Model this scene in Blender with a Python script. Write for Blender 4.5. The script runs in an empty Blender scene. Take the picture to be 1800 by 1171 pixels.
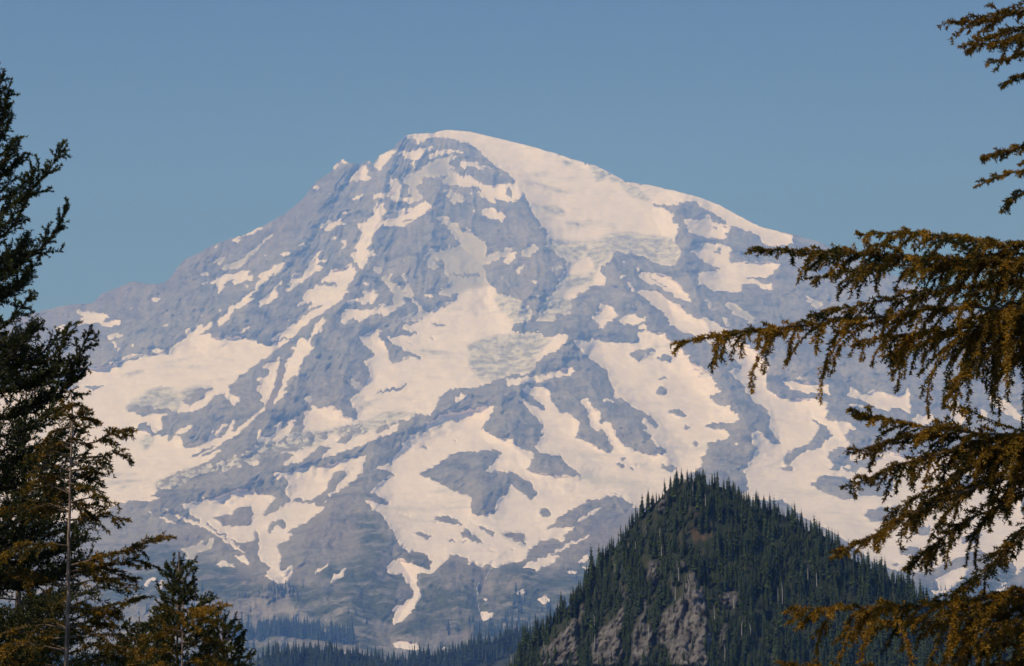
import bpy, math, random
import numpy as np
rad = math.radians
sc = bpy.context.scene

# ------------------------------------------------------------------ camera, sky, sun, exposure
HFOV = rad(28.0)
PITCH = rad(8.6)
FPX = 900.0 / math.tan(HFOV / 2)          # focal length in photograph pixels (1800 wide)
cam_d = bpy.data.cameras.new('camera')
cam_d.sensor_width = 36.0
cam_d.lens = 18.0 / math.tan(HFOV / 2)
cam_d.clip_start = 0.1
cam_d.clip_end = 60000.0
cam = bpy.data.objects.new('camera', cam_d)
sc.collection.objects.link(cam)
cam.rotation_euler = (rad(90) + PITCH, 0, 0)
sc.camera = cam

SUN_EL, SUN_AZ = rad(50.0), rad(-128.0)    # azimuth clockwise from +Y (the view direction): behind and to the left
world = bpy.data.worlds.new('World')
sc.world = world
world.use_nodes = True
wn = world.node_tree
wn.nodes.clear()
w_out = wn.nodes.new('ShaderNodeOutputWorld')
w_bg = wn.nodes.new('ShaderNodeBackground')
w_sky = wn.nodes.new('ShaderNodeTexSky')
w_sky.sky_type = 'NISHITA'
w_sky.sun_disc = False
w_sky.sun_elevation = SUN_EL
w_sky.sun_rotation = SUN_AZ
w_sky.altitude = 1600
w_sky.air_density = 1.0
w_sky.dust_density = 0.25
w_sky.ozone_density = 7.0
w_bg.inputs['Strength'].default_value = 0.071
wn.links.new(w_sky.outputs[0], w_bg.inputs['Color'])
wn.links.new(w_bg.outputs[0], w_out.inputs['Surface'])

sun_d = bpy.data.lights.new('sun', 'SUN')
sun_d.energy = 3.35
sun_d.angle = rad(0.6)
sun_d.color = (1.0, 0.95, 0.965)
sun = bpy.data.objects.new('sun', sun_d)
sc.collection.objects.link(sun)
to_sun = np.array([math.sin(SUN_AZ) * math.cos(SUN_EL), math.cos(SUN_AZ) * math.cos(SUN_EL), math.sin(SUN_EL)])
from mathutils import Vector
sun.rotation_euler = Vector(-to_sun).to_track_quat('-Z', 'Y').to_euler()

sc.view_settings.view_transform = 'Standard'
sc.view_settings.look = 'None'
sc.view_settings.exposure = 0.0
sc.view_settings.gamma = 1.0
sc.view_settings.use_curve_mapping = False
sc.cycles.volume_bounces = 2
sc.cycles.max_bounces = 6
sc.cycles.transparent_max_bounces = 8

# ------------------------------------------------------------------ helpers
CP, SP = math.cos(PITCH), math.sin(PITCH)

def at(px, py, d):
    """World point seen at photograph pixel (px, py) at distance d along +Y (the survey used to lay out the terrain)."""
    px = np.asarray(px, float); py = np.asarray(py, float); d = np.asarray(d, float)
    xc = (px - 900.0) / FPX
    yc = (585.5 - py) / FPX
    dy = CP - yc * SP
    dz = SP + yc * CP
    return np.stack(np.broadcast_arrays(xc / dy * d, d * np.ones_like(dy), dz / dy * d), -1)

def mesh_from(name, verts, faces_flat, face_sizes, smooth=True, attrs=None):
    me = bpy.data.meshes.new(name)
    verts = np.asarray(verts, np.float32)
    faces_flat = np.asarray(faces_flat, np.int32).ravel()
    face_sizes = np.asarray(face_sizes, np.int32)
    me.vertices.add(len(verts))
    me.vertices.foreach_set('co', verts.ravel())
    me.loops.add(len(faces_flat))
    me.loops.foreach_set('vertex_index', faces_flat)
    me.polygons.add(len(face_sizes))
    starts = np.concatenate([[0], np.cumsum(face_sizes)[:-1]]).astype(np.int32)
    me.polygons.foreach_set('loop_start', starts)
    me.polygons.foreach_set('loop_total', face_sizes)
    if smooth:
        me.polygons.foreach_set('use_smooth', np.ones(len(face_sizes), bool))
    for k, a in (attrs or {}).items():
        at_ = me.attributes.new(k, 'FLOAT', 'POINT')
        at_.data.foreach_set('value', np.asarray(a, np.float32))
    me.update(calc_edges=True)
    return me

def obj(name, me, mat=None, parent=None, **props):
    o = bpy.data.objects.new(name, me)
    sc.collection.objects.link(o)
    if mat is not None and me is not None and not me.materials:
        me.materials.append(mat)
    if parent is not None:
        o.parent = parent
    for k, v in props.items():
        o[k] = v
    return o

def _hash(ix, iy, seed):
    h = (ix.astype(np.int64) * 374761393 + iy.astype(np.int64) * 668265263 + seed * 1442695041) & 0xFFFFFFFF
    h = ((h ^ (h >> 13)) * 1274126177) & 0xFFFFFFFF
    h = h ^ (h >> 16)
    return h

def noise2(x, y, seed=0):
    """Gradient noise, about -1..1."""
    x0 = np.floor(x); y0 = np.floor(y)
    fx = x - x0; fy = y - y0
    ix = x0.astype(np.int64); iy = y0.astype(np.int64)
    def g(dx, dy):
        a = _hash(ix + dx, iy + dy, seed) * (2 * math.pi / 4294967296.0)
        return np.cos(a) * (fx - dx) + np.sin(a) * (fy - dy)
    u = fx * fx * fx * (fx * (fx * 6 - 15) + 10)
    v = fy * fy * fy * (fy * (fy * 6 - 15) + 10)
    n0 = g(0, 0) * (1 - u) + g(1, 0) * u
    n1 = g(0, 1) * (1 - u) + g(1, 1) * u
    return (n0 * (1 - v) + n1 * v) * 1.5

def fbm(x, y, octaves=4, seed=0, gain=0.5):
    s = 0; a = 1.0; f = 1.0
    for k in range(octaves):
        s = s + a * noise2(x * f, y * f, seed + 17 * k)
        a *= gain; f *= 2.03
    return s

def ridged(x, y, octaves=4, seed=0, gain=0.5):
    s = 0; a = 1.0; f = 1.0
    for k in range(octaves):
        s = s + a * (1 - 2 * np.abs(noise2(x * f, y * f, seed + 31 * k)))
        a *= gain; f *= 2.1
    return s

# ------------------------------------------------------------------ materials
def new_mat(name):
    m = bpy.data.materials.new(name)
    m.use_nodes = True
    nt = m.node_tree
    nt.nodes.clear()
    out = nt.nodes.new('ShaderNodeOutputMaterial')
    bs = nt.nodes.new('ShaderNodeBsdfPrincipled')
    nt.links.new(bs.outputs[0], out.inputs['Surface'])
    return m, nt, bs, out

def nd(nt, typ, **kw):
    n = nt.nodes.new(typ)
    for k, v in kw.items():
        if hasattr(n, k) and k not in ('inputs',):
            setattr(n, k, v)
        else:
            n.inputs[k.replace('_', ' ')].default_value = v
    return n

def mixc(nt, fac, a, b):
    n = nt.nodes.new('ShaderNodeMix'); n.data_type = 'RGBA'
    for sock, val in ((n.inputs[0], fac), (n.inputs[6], a), (n.inputs[7], b)):
        if isinstance(val, bpy.types.NodeSocket):
            nt.links.new(val, sock)
        elif isinstance(val, (tuple, list)):
            sock.default_value = (*val[:3], 1.0)
        else:
            sock.default_value = val
    return n.outputs[2]

def attr(nt, name):
    n = nt.nodes.new('ShaderNodeAttribute'); n.attribute_name = name
    return n.outputs['Fac']

def noise_node(nt, scale, detail=4, rough=0.55, stretch=None):
    tc = nt.nodes.new('ShaderNodeNewGeometry')
    mp = nt.nodes.new('ShaderNodeMapping')
    nt.links.new(tc.outputs['Position'], mp.inputs['Vector'])
    if stretch:
        mp.inputs['Scale'].default_value = stretch
    n = nt.nodes.new('ShaderNodeTexNoise')
    n.inputs['Scale'].default_value = scale
    n.inputs['Detail'].default_value = detail
    n.inputs['Roughness'].default_value = rough
    nt.links.new(mp.outputs[0], n.inputs['Vector'])
    return n.outputs['Fac']

def ramp(nt, val, lo, hi, a=0.0, b=1.0):
    n = nt.nodes.new('ShaderNodeMapRange')
    n.clamp = True
    nt.links.new(val, n.inputs[0])
    n.inputs[1].default_value = lo; n.inputs[2].default_value = hi
    n.inputs[3].default_value = a; n.inputs[4].default_value = b
    return n.outputs[0]

def bump(nt, bs, height, strength, dist):
    b = nt.nodes.new('ShaderNodeBump')
    b.inputs['Strength'].default_value = strength
    b.inputs['Distance'].default_value = dist
    nt.links.new(height, b.inputs['Height'])
    nt.links.new(b.outputs[0], bs.inputs['Normal'])

def make_rock():
    m, nt, bs, _ = new_mat('mountain_rock')
    big = noise_node(nt, 0.0016, 5)
    mid = noise_node(nt, 0.007, 7, 0.68)
    fine = noise_node(nt, 0.035, 6, 0.7)
    band = noise_node(nt, 0.0035, 6, 0.62, (0.5, 0.5, 3.0))
    gully = noise_node(nt, 0.010, 6, 0.62, (2.0, 0.35, 0.3))
    c = mixc(nt, ramp(nt, big, 0.38, 0.62), (0.28, 0.272, 0.26), (0.37, 0.338, 0.312))
    c = mixc(nt, ramp(nt, mid, 0.46, 0.68), c, (0.43, 0.395, 0.37))
    c = mixc(nt, ramp(nt, mid, 0.47, 0.33), c, (0.12, 0.118, 0.12))
    c = mixc(nt, ramp(nt, band, 0.50, 0.62, 0, 0.35), c, (0.14, 0.13, 0.135))
    c = mixc(nt, ramp(nt, gully, 0.53, 0.68, 0, 0.7), c, (0.45, 0.41, 0.385))
    c = mixc(nt, attr(nt, 'talus'), c, mixc(nt, ramp(nt, gully, 0.35, 0.65), (0.24, 0.20, 0.185), (0.38, 0.315, 0.285)))  # talus tone, also used to paint haze on the left shoulder
    c = mixc(nt, ramp(nt, fine, 0.40, 0.64, 0.35, 0.0), c, (0.075, 0.07, 0.075))
    vg = nt.nodes.new('ShaderNodeMath'); vg.operation = 'MULTIPLY'
    nt.links.new(attr(nt, 'veg'), vg.inputs[0])
    nt.links.new(ramp(nt, noise_node(nt, 0.011, 7, 0.65), 0.36, 0.52, 0.0, 1.0), vg.inputs[1])
    c = mixc(nt, vg.outputs[0], c, mixc(nt, ramp(nt, fine, 0.4, 0.6), (0.04, 0.048, 0.02), (0.115, 0.125, 0.045)))
    nt.links.new(c, bs.inputs['Base Color'])
    bs.inputs['Roughness'].default_value = 0.95
    bs.inputs['Specular IOR Level'].default_value = 0.15
    bump(nt, bs, noise_node(nt, 0.02, 9, 0.74), 0.7, 24.0)
    return m

def make_snow():
    m, nt, bs, _ = new_mat('glacier_snow')
    n1 = noise_node(nt, 0.006, 5, 0.6, (1.0, 1.0, 2.5))
    n2 = noise_node(nt, 0.02, 7, 0.7, (0.7, 0.5, 3.0))
    n3 = noise_node(nt, 0.003, 7, 0.68, (0.7, 0.5, 3.0))
    c = mixc(nt, ramp(nt, n1, 0.35, 0.7), (0.79, 0.70, 0.735), (0.86, 0.77, 0.805))
    c = mixc(nt, ramp(nt, n2, 0.50, 0.72, 0, 0.55), c, (0.60, 0.55, 0.55))
    c = mixc(nt, ramp(nt, n3, 0.57, 0.66, 0, 0.5), c, (0.50, 0.50, 0.49))
    crev = noise_node(nt, 0.018, 7, 0.72, (0.9, 0.7, 1.1))
    ic = mixc(nt, ramp(nt, crev, 0.42, 0.58), (0.33, 0.32, 0.325), (0.70, 0.66, 0.65))
    c = mixc(nt, attr(nt, 'ice'), c, ic)
    c = mixc(nt, attr(nt, 'dirt'), c, (0.46, 0.43, 0.42))  # greys dirty snow and paints haze dimming into the upper snow
    nt.links.new(c, bs.inputs['Base Color'])
    bs.inputs['Roughness'].default_value = 0.7
    bs.inputs['Specular IOR Level'].default_value = 0.2
    bump(nt, bs, noise_node(nt, 0.02, 7, 0.62, (0.8, 0.6, 1.6)), 0.3, 8.0)
    return m
# ------------------------------------------------------------------ survey of the snow, ice, rock and meadow outlines
# each block: origin x, origin y, scale, then one outline per line: class and points
#   S snow, R bare rock, I crevassed ice and one painted shadow, M broken icefall, D dirty snow and haze-dimmed upper snow, T debris track, V meadow, C brown cliff
SURVEY = [
(0, 0, 1, """
V 560,1000 640,980 690,1010 705,1060 690,1100 640,1080 600,1040
V 715,1100 760,1045 830,1020 860,1060 800,1110
V 880,1045 1010,1000 1045,975 1000,1080 900,1110
V 180,980 300,960 420,1010 470,1040 400,1060 250,1050
V 620,900 660,905 690,960 670,990 630,960
"""),
(60, 380, .17075, """
S 420,985 470,955 505,985 545,985 580,1010 610,990 700,1005 720,1010 790,1050 720,1045 715,1080 760,1090 830,1055 895,1060 890,1100 830,1140 730,1145 670,1100 560,1100 450,1130 480,1080 440,1055 510,1045 490,1010 430,1010
S 1200,860 1230,840 1305,850 1260,885 1210,885
S 980,965 1025,945 1020,965 985,972
S 1295,1150 1390,1100 1400,1110 1330,1150
S 190,1171 260,1125 330,1125 320,1171
T 790,930 870,850 900,770 930,800 880,860
T 1200,740 1270,700 1240,760
"""),
(340, 380, .17075, """
S 385,240 450,215 540,190 620,140 700,105 750,115 690,140 600,185 500,215 460,230 485,285 430,265
S 210,310 270,290 280,300 220,322
D 290,575 320,500 390,490 430,450 520,435 560,380 660,320 720,250 800,190 850,160 900,110 830,190 730,270 680,330 640,390 560,440 520,490 440,540 370,545
D 195,480 260,430 325,430 325,470 250,500
D 60,610 130,580 180,590 100,635
S 170,680 240,650 260,620 330,595 430,590 530,555 590,565 550,600 640,625 620,650 545,655 490,690 400,700 385,680 430,665 400,650 350,665 300,720 345,710 300,760 270,800 250,770 240,700 190,695
S 45,720 150,675 170,685 80,722
S 530,725 570,700 575,725 540,740
S 250,1060 300,1040 350,1020 340,970 370,930 470,900 490,850 590,790 640,760 640,690 680,680 700,640 660,630 740,560 800,545 830,510 930,470 915,540 880,575 800,610 730,670 700,720 650,770 590,820 560,860 640,850 720,800 650,855 560,895 480,945 430,950 380,1030 350,1080 280,1140 250,1100
S 665,870 720,840 800,770 850,720 850,700 910,665 900,710 850,750 865,780 860,850 800,890 690,925
S 945,755 1000,730 990,705 965,690 1010,655 1030,580 1080,590 1075,640 1120,640 1140,560 1190,520 1160,490 1230,440 1280,370 1350,355 1270,430 1320,450 1410,430 1400,450 1300,470 1250,500 1330,505 1345,540 1230,600 1130,680 1080,690 1050,740 960,775
S 885,815 910,770 930,780
S 880,380 985,370 980,395 940,412
S 690,395 770,385 760,410
S 615,440 660,420 650,445
S 1055,300 1120,275 1185,290 1160,310 1100,300
S 1085,215 1125,220 1110,235
S 1405,250 1470,195 1470,215 1420,255
S 1450,385 1530,320 1550,290 1495,250 1580,245 1590,290 1540,330
S 1240,120 1280,100 1310,110 1300,75 1370,80 1365,50 1430,25 1500,35 1540,65 1580,75 1480,110 1430,125 1370,160 1320,120
S 1075,920 1100,880 1130,870 1120,820 1180,770 1250,740 1250,690 1300,720 1360,695 1420,720 1480,725 1460,690 1410,665 1330,680 1315,645 1390,610 1400,560 1500,550 1580,545 1590,500 1630,490 1690,590 1650,640 1600,700 1560,770 1640,740 1600,775 1560,800 1540,850 1480,900 1420,930 1370,975 1290,1010 1200,1070 1130,1130 1060,1171 950,1171 1000,1130 1090,1090 1110,1040 1190,995 1310,955 1310,910 1180,975 1170,940 1230,900 1200,880 1110,925
R 1320,800 1370,785 1350,805
R 1570,590 1595,585 1590,600
S 950,1080 1030,1050 970,1085
S 1250,1171 1270,1110 1330,1060 1325,1010 1335,1050 1375,1050 1300,1130 1330,1171
D 30,1171 60,1110 100,1120 120,1160 150,1110 205,1090 200,1130 140,1171
S 520,1171 585,1120 570,1171
S 250,960 300,945 290,980
S 50,1030 100,1010 95,1050
"""),
(520, 220, .17075, """
S 375,450 390,415 440,395 480,350 530,365 545,400 510,385 470,385 440,410 460,430 420,455
S 415,630 480,590 570,545 580,510 650,465 690,410 730,430 740,500 780,550 730,570 600,580 570,560 510,600
S 160,645 220,620 250,640 230,665 180,660
S 225,570 250,555 240,590
S 730,360 765,365 750,395
S 120,700 145,685 140,715
S 320,715 410,680 390,705 340,722
S 805,400 850,350 860,315 940,275 1010,240 1025,270 990,310 960,360 920,400 890,430 880,485 850,470 845,440 815,440
S 1000,230 1040,180 1055,165 1030,205
S 1130,115 1160,100 1300,85 1400,80 1550,42 1757,50 1757,190 1650,150 1580,130 1520,135 1470,120 1380,135 1330,150 1290,180 1260,195 1220,185 1250,165 1220,140 1150,150
S 1045,300 1060,270 1130,265 1180,260 1220,240 1310,240 1420,200 1420,230 1350,270 1310,270 1310,310 1260,350 1230,380 1215,410 1250,460 1230,460 1170,405 1210,380 1180,350 1130,345 1115,310
S 1365,330 1400,290 1450,270 1560,255 1600,245 1620,270 1680,250 1725,280 1720,300 1680,285 1620,285 1540,295 1470,300 1440,330 1380,365
D 1105,555 1150,510 1240,480 1300,470 1300,400 1330,430 1380,380 1430,375 1480,345 1560,335 1570,310 1650,310 1640,340 1600,350 1580,400 1640,430 1570,465 1640,490 1757,540 1757,635 1650,620 1500,600 1540,560 1580,525 1450,530 1370,525 1300,545 1290,600 1250,640 1255,720 1300,720 1305,760 1260,785 1210,785 1200,740 1170,700 1145,660 1180,640 1120,600
S 1670,380 1757,370 1757,440 1720,460 1700,410
S 785,715 850,705 920,700 980,680 985,650 930,605 980,590 965,540 1000,560 1050,535 1055,580 1095,640 1070,690 1075,750 1110,760 1150,740 1200,760 1210,800 1160,815 1100,770 1060,795 1020,780 960,745 880,755 800,755
R 1030,665 1050,625 1060,640 1045,670
S 555,770 620,735 730,715 680,745 590,775
S 460,895 500,875 555,890 510,915
S 560,1000 660,950 600,1000
S 800,870 830,830 805,805 915,800 900,850 935,875 890,940 900,980 950,970 940,930 1000,900 990,880 1060,870 1090,910 1080,880 1240,840 1260,810 1350,790 1405,850 1300,910 1290,940 1220,980 1130,1030 1060,1045 920,1045 890,1010 860,1060 780,1130 790,1171 670,1171 685,1110 650,1050 615,1010 680,1000 740,985 750,940 810,920
R 1100,905 1150,890 1180,910 1130,920
R 1100,985 1170,960 1210,970 1160,990 1110,1000
S 365,1165 410,1125 415,1140 390,1171
D 1510,680 1570,660 1640,700 1720,740 1715,780 1650,770 1620,825 1600,790 1620,750 1560,720
D 1465,940 1500,930 1660,1020 1700,1080 1757,1171 1650,1171 1600,1100 1540,1030 1470,970
"""),
(600, 380, .17075, """
S 150,75 400,90 330,170 320,205 215,210 215,150
S 210,210 320,205 320,260 290,300 250,340 260,355 340,355 370,390 360,430 340,400 310,400 280,430 270,480 210,555 160,490 95,400 110,380 180,370 160,345 100,335 180,270 220,200
D 310,500 350,505 410,540 420,600 380,600 340,560
S 210,700 250,685 300,695 290,712 215,712
S 200,760 300,755 360,760 370,790 405,820 350,850 320,890 270,890 240,850 240,800
S 60,885 130,850 210,830 250,850 265,890 250,925 200,880 130,870 90,920
D 415,640 440,610 490,620 500,570 520,600 500,650 510,690 570,690 600,730 650,790 720,830 740,850 780,880 830,960 900,1000 960,1080 900,1090 830,1030 820,1070 850,1080 760,1080 700,1060 680,1100 600,1080 660,1020 740,1000 800,1010 805,970 770,930 740,900 720,850 640,820 640,850 665,900 620,920 560,950 520,1000 470,1025 400,1000 340,970 350,920 400,910 500,930 540,910 540,850 520,780 510,740 480,710 430,680
S 520,1000 470,1025 350,1000 300,1030 180,1085 150,1060 90,1060 40,1120 0,1115 0,1000 40,990 40,930 80,950 150,960 230,970 270,950 340,970 350,920 440,930
D 610,615 650,600 700,690 730,780 740,830 690,810 650,760 665,720 640,650
D 840,430 870,400 910,380 960,460 1010,540 950,570 890,520
D 1055,340 1240,290 1150,190 1060,80 995,0 1060,30 1190,80 1260,180 1300,110 1400,230 1500,270 1480,420 1560,390 1757,320 1757,370 1650,430 1500,490 1450,500 1490,590 1490,660 1550,720 1500,760 1250,800 1180,790 1120,825 990,800 1030,740 1110,730 1115,660 1080,580 1060,560 1050,470 960,440 900,360 960,330 1010,320 1060,390
S 1250,800 1300,760 1550,720 1620,800 1757,850 1757,1171 640,1171 640,1130 800,1100 930,1060 900,1000 1000,960 1090,955 1070,890 1200,870
S 840,820 880,800 960,800 910,850
R 1150,600 1420,600 1430,625 1280,625 1160,620
R 920,1090 1000,1090 1120,1110 1060,1130 960,1110
R 930,980 970,1000 985,1030 950,1010
I 1150,940 1260,940 1230,980 1130,980
I 1570,830 1650,800 1757,850 1757,1000 1640,980 1600,900
T 380,270 640,230 830,170 880,150 840,190 640,250 400,285
"""),
(800, 220, .17075, """
S 0,50 150,60 400,120 620,170 850,230 1050,290 1200,340 1390,395 1470,420 1590,480 1757,570 1757,1171 960,1171 950,1100 940,1050 880,1020 780,870 740,780 720,700 700,680 670,740 600,800 530,795 440,755 410,730 420,810 350,780 280,740 215,695 130,720 150,690 200,690 290,680 230,630 120,640 0,620 0,500 70,530 130,505 200,550 260,590 350,635 450,605 640,600 600,545 520,480 430,430 360,370 290,320 240,250 150,200 60,150 0,135
R 500,725 545,620 600,700 595,735
S 30,380 100,370 200,385 270,420 410,420 300,440 270,460 200,430 100,400 90,460
S 0,260 40,250 85,290 30,280
S 200,265 260,310 250,315
S 165,880 210,880 240,925
S 270,880 310,855 370,860 390,840 410,870 430,920 440,890 510,920 540,950 510,980 480,1010 470,980 430,970 330,950 265,920
R 490,985 520,930 530,940 505,985
S 840,1060 900,1050 920,1070
S 670,880 690,880 690,915
D 0,740 50,740 80,770 50,790
I 690,525 800,500 900,492 1050,530 900,525 760,525
I 660,580 830,595 1000,650 1120,685 1300,685 1120,715 1000,675 830,620 700,605
I 760,790 880,850 1020,820 1140,900 1100,940 950,910 830,880
I 1110,1010 1250,1000 1360,1040 1250,1065
I 1100,360 1230,380 1210,420 1110,410
I 1380,415 1470,430 1590,490 1757,590 1757,640 1560,560 1440,590
"""),
(840, 380, .17075, """
S 590,0 1757,0 1757,400 1430,350 1400,400 1350,460 1270,520 1260,580 1325,630 1320,670 1280,720 1180,710 1120,760 1040,800 960,870 950,980 930,1010 820,1020 790,1080 700,1070 610,1095 640,1000 690,880 760,800 820,700 850,620 900,560 915,450 820,400 760,340 700,320 720,200 700,150 640,80
I 950,260 1190,270 1360,200 1560,180 1757,200 1757,400 1430,350 1350,460 1260,500 1240,580 1200,640 1130,600 1200,540 1190,480 1120,420 1020,470 920,560 900,600 1060,610 1130,610 1200,660 1170,700 1040,730 830,770 830,720 870,600 910,540 930,440 960,360
I 760,800 960,870 950,980 930,1010 820,1020 790,1080 700,1070 610,1095 640,1000 690,880
I 730,220 950,260 960,360 920,450 820,400 760,340 700,320
S 250,480 310,390 350,370 410,385 350,470 310,497
D 450,420 460,360 510,300 600,290 635,340 550,390 530,425
S 385,545 430,510 510,485 440,550 420,600
S 530,670 570,655 625,670 600,695 550,685
D 545,800 600,815 655,800 625,850
S 130,715 240,640 350,545 250,648
M 735,520 860,490 890,540 780,570
S 0,760 160,780 250,830 380,830 470,910 560,960 550,1020 500,1100 400,1095 360,1120 340,1171 0,1171
I 160,780 250,830 380,830 470,910 560,960 550,1020 500,1100 400,1095 300,1040 280,980 200,900
S 1175,1055 1240,980 1260,900 1340,910 1410,960 1410,1000 1465,1010 1400,1070 1300,1130 1240,1160 1260,1110 1200,1080
R 1240,970 1280,975 1270,1000
S 1450,1085 1490,1040 1500,1020 1600,1010 1620,990 1640,1030 1745,1045 1680,1100 1600,1120 1480,1115
S 1650,1150 1680,1125 1735,1110 1735,1171 1660,1171
S 1455,625 1530,615 1525,640 1480,650
S 1615,540 1640,530 1680,575 1650,585
S 1530,570 1600,555 1600,570
S 1480,475 1510,468 1525,490 1500,490
S 1550,680 1580,680 1605,740 1600,770 1757,770 1757,880 1700,820 1640,790 1580,775
S 1645,605 1690,605 1757,650 1757,710
"""),
(1060, 300, .17075, """
S 0,0 80,10 240,110 480,140 740,200 1000,270 1200,350 1400,460 1550,540 1650,580 1757,605 1950,660 1940,700 1960,760 1757,780 1690,775 1640,720 1625,680 1540,630 1470,625 1400,580 1330,570 1310,555 1250,510 1180,470 1100,420 1000,370 960,340 930,320 880,310 800,330 730,360 600,345 490,345 560,380 680,410 680,440 735,445 705,515 790,550 765,610 770,640 725,690 770,770 820,880 770,910 760,960 720,990 640,960 560,960 510,940 460,910 440,885 280,850 140,830 60,900 40,960 0,980
I 0,680 100,650 300,640 500,670 720,700 770,770 820,880 770,910 760,960 720,990 640,960 560,960 460,910 440,885 280,850 140,830 60,900 40,960 0,980
I 200,180 300,140 480,300 440,320 300,280
S 830,510 900,495 1000,520 1010,490 1060,480 1070,440 1110,470 1130,520 1170,520 1200,545 1340,555 1310,600 1250,640 1290,690 1180,705 1060,690 960,650 890,640 870,560
R 1120,570 1180,590 1180,610 1130,600
R 1235,580 1270,570 1290,590 1250,605
S 885,825 980,800 1010,750 1030,725 1100,755 1250,760 1330,820 1300,870 1310,950 1480,940 1560,945 1757,940 1757,1040 1680,1100 1560,1100 1490,1065 1440,1095 1500,1115 1560,1115 1640,1171 1400,1171 980,1171 990,1040 1100,1035 1190,1030 1215,1000 1130,985 1030,940 980,880
R 1160,850 1175,790 1215,800 1215,830
S 430,1040 560,1060 700,1100 780,1171 560,1171 500,1100
S 1480,680 1515,675 1500,690
S 1380,695 1400,690 1395,705
"""),
(1080, 440, .22222, """
S 660,170 820,165 890,150 1050,95 1200,90 1310,105 1290,150 1210,215 1110,215 1010,200 1040,220 1100,235 1150,260 1250,265 1250,320 1190,320 1140,275 1070,255 1010,250 1000,330 950,340 890,320 810,325 740,300 680,240
S 190,195 240,170 330,185 430,210 500,260 560,330 590,370 620,430 560,400 490,375 430,330 330,275 270,280 240,235
R 260,195 300,210 380,270 450,305 400,295 320,240
S 160,140 190,140 210,170 190,180
S 40,210 95,200 90,225 55,225
S 110,255 135,255 155,310 165,335 200,325 330,320 430,390 530,450 570,500 650,540 730,530 830,590 910,630 860,640 660,660 610,670 540,640 440,590 400,500 320,450 250,380 190,335 130,325
D 710,370 770,410 800,480 770,485 730,440
D 870,425 960,420 1000,460 1060,490 1110,530 1120,600 1060,570 1000,530 940,500
D 840,515 870,530 915,580 890,610
S 1230,375 1265,365 1240,385
D 1500,360 1570,390 1660,420 1600,470 1540,410
S 190,600 255,590 240,625 200,630
S 190,650 240,640 400,650 415,710 470,715 500,750 550,780 550,830 590,840 590,880 700,930 760,980 800,1050 780,1080 840,1110 740,1170 0,1170 0,730 100,745 190,740
R 115,820 180,790 290,770 345,800 230,820 240,850 200,890 140,860
R 340,850 390,825 460,835 460,875 380,885
R 275,910 290,898 305,910 290,920
R 340,962 370,956 380,968
R 340,1010 380,1005 440,1020 420,1037 350,1028
R 325,1110 370,1070 420,1090 430,1120 390,1150 350,1145
"""),
(120, 560, .17075, """
S -1700,800 -300,680 0,740 40,700 50,650 110,560 120,510 200,500 280,515 370,490 530,480 570,445 700,425 770,400 700,400 590,430 530,430 580,395 620,370 750,370 830,390 940,370 1040,360 1060,300 1110,260 1200,210 1230,190 1210,120 1250,90 1270,140 1330,120 1320,70 1380,50 1380,100 1430,80 1440,45 1490,40 1470,90 1410,130 1350,155 1480,160 1470,195 1560,200 1640,215 1700,200 1757,195 1757,590 1720,620 1650,690 1660,750 1600,775 1530,770 1440,880 1330,940 1250,960 1110,975 1040,985 940,1020 975,1060 960,1110 880,1171 680,1140 -1700,1171
R 680,1140 740,1060 830,1090 880,1171 690,1171
I 580,920 640,860 730,795 850,735 960,705 1060,720 1130,780 1170,830 1160,900 1100,975 1000,985 880,985 830,1000 730,1000 620,960
R 600,940 700,900 850,905 870,925 1000,930 1060,935 1090,970 960,985 880,985 730,1000 640,965
I 1140,770 1200,730 1330,695 1480,705 1500,725 1400,785 1390,820 1320,850 1260,895 1170,830
R 1290,730 1480,710 1500,725 1400,785 1390,820 1320,850 1260,895 1170,850 1220,790 1300,760
S 1200,820 1240,805 1300,820 1240,835
S 1590,800 1640,770 1757,810 1720,900 1700,890 1680,860
S 1100,1171 1250,1095 1290,1110 1190,1171
S 400,170 510,160 580,165 520,200 410,205
S 425,235 470,235 540,320 510,350 475,345 510,310 460,270
S 640,265 680,255 650,320
S 835,345 900,310 960,320 990,345 900,350
S 390,465 430,440 490,455 430,475
S 345,370 370,370 360,390
I 520,600 560,585 700,550 830,535 700,572 560,615
R 120,715 220,695 400,710 270,730 190,715
I 940,480 1100,438 1300,402 1110,458
I 1150,510 1280,490 1520,498 1300,512
I 1480,400 1700,425 1757,435 1680,440
"""),
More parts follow.
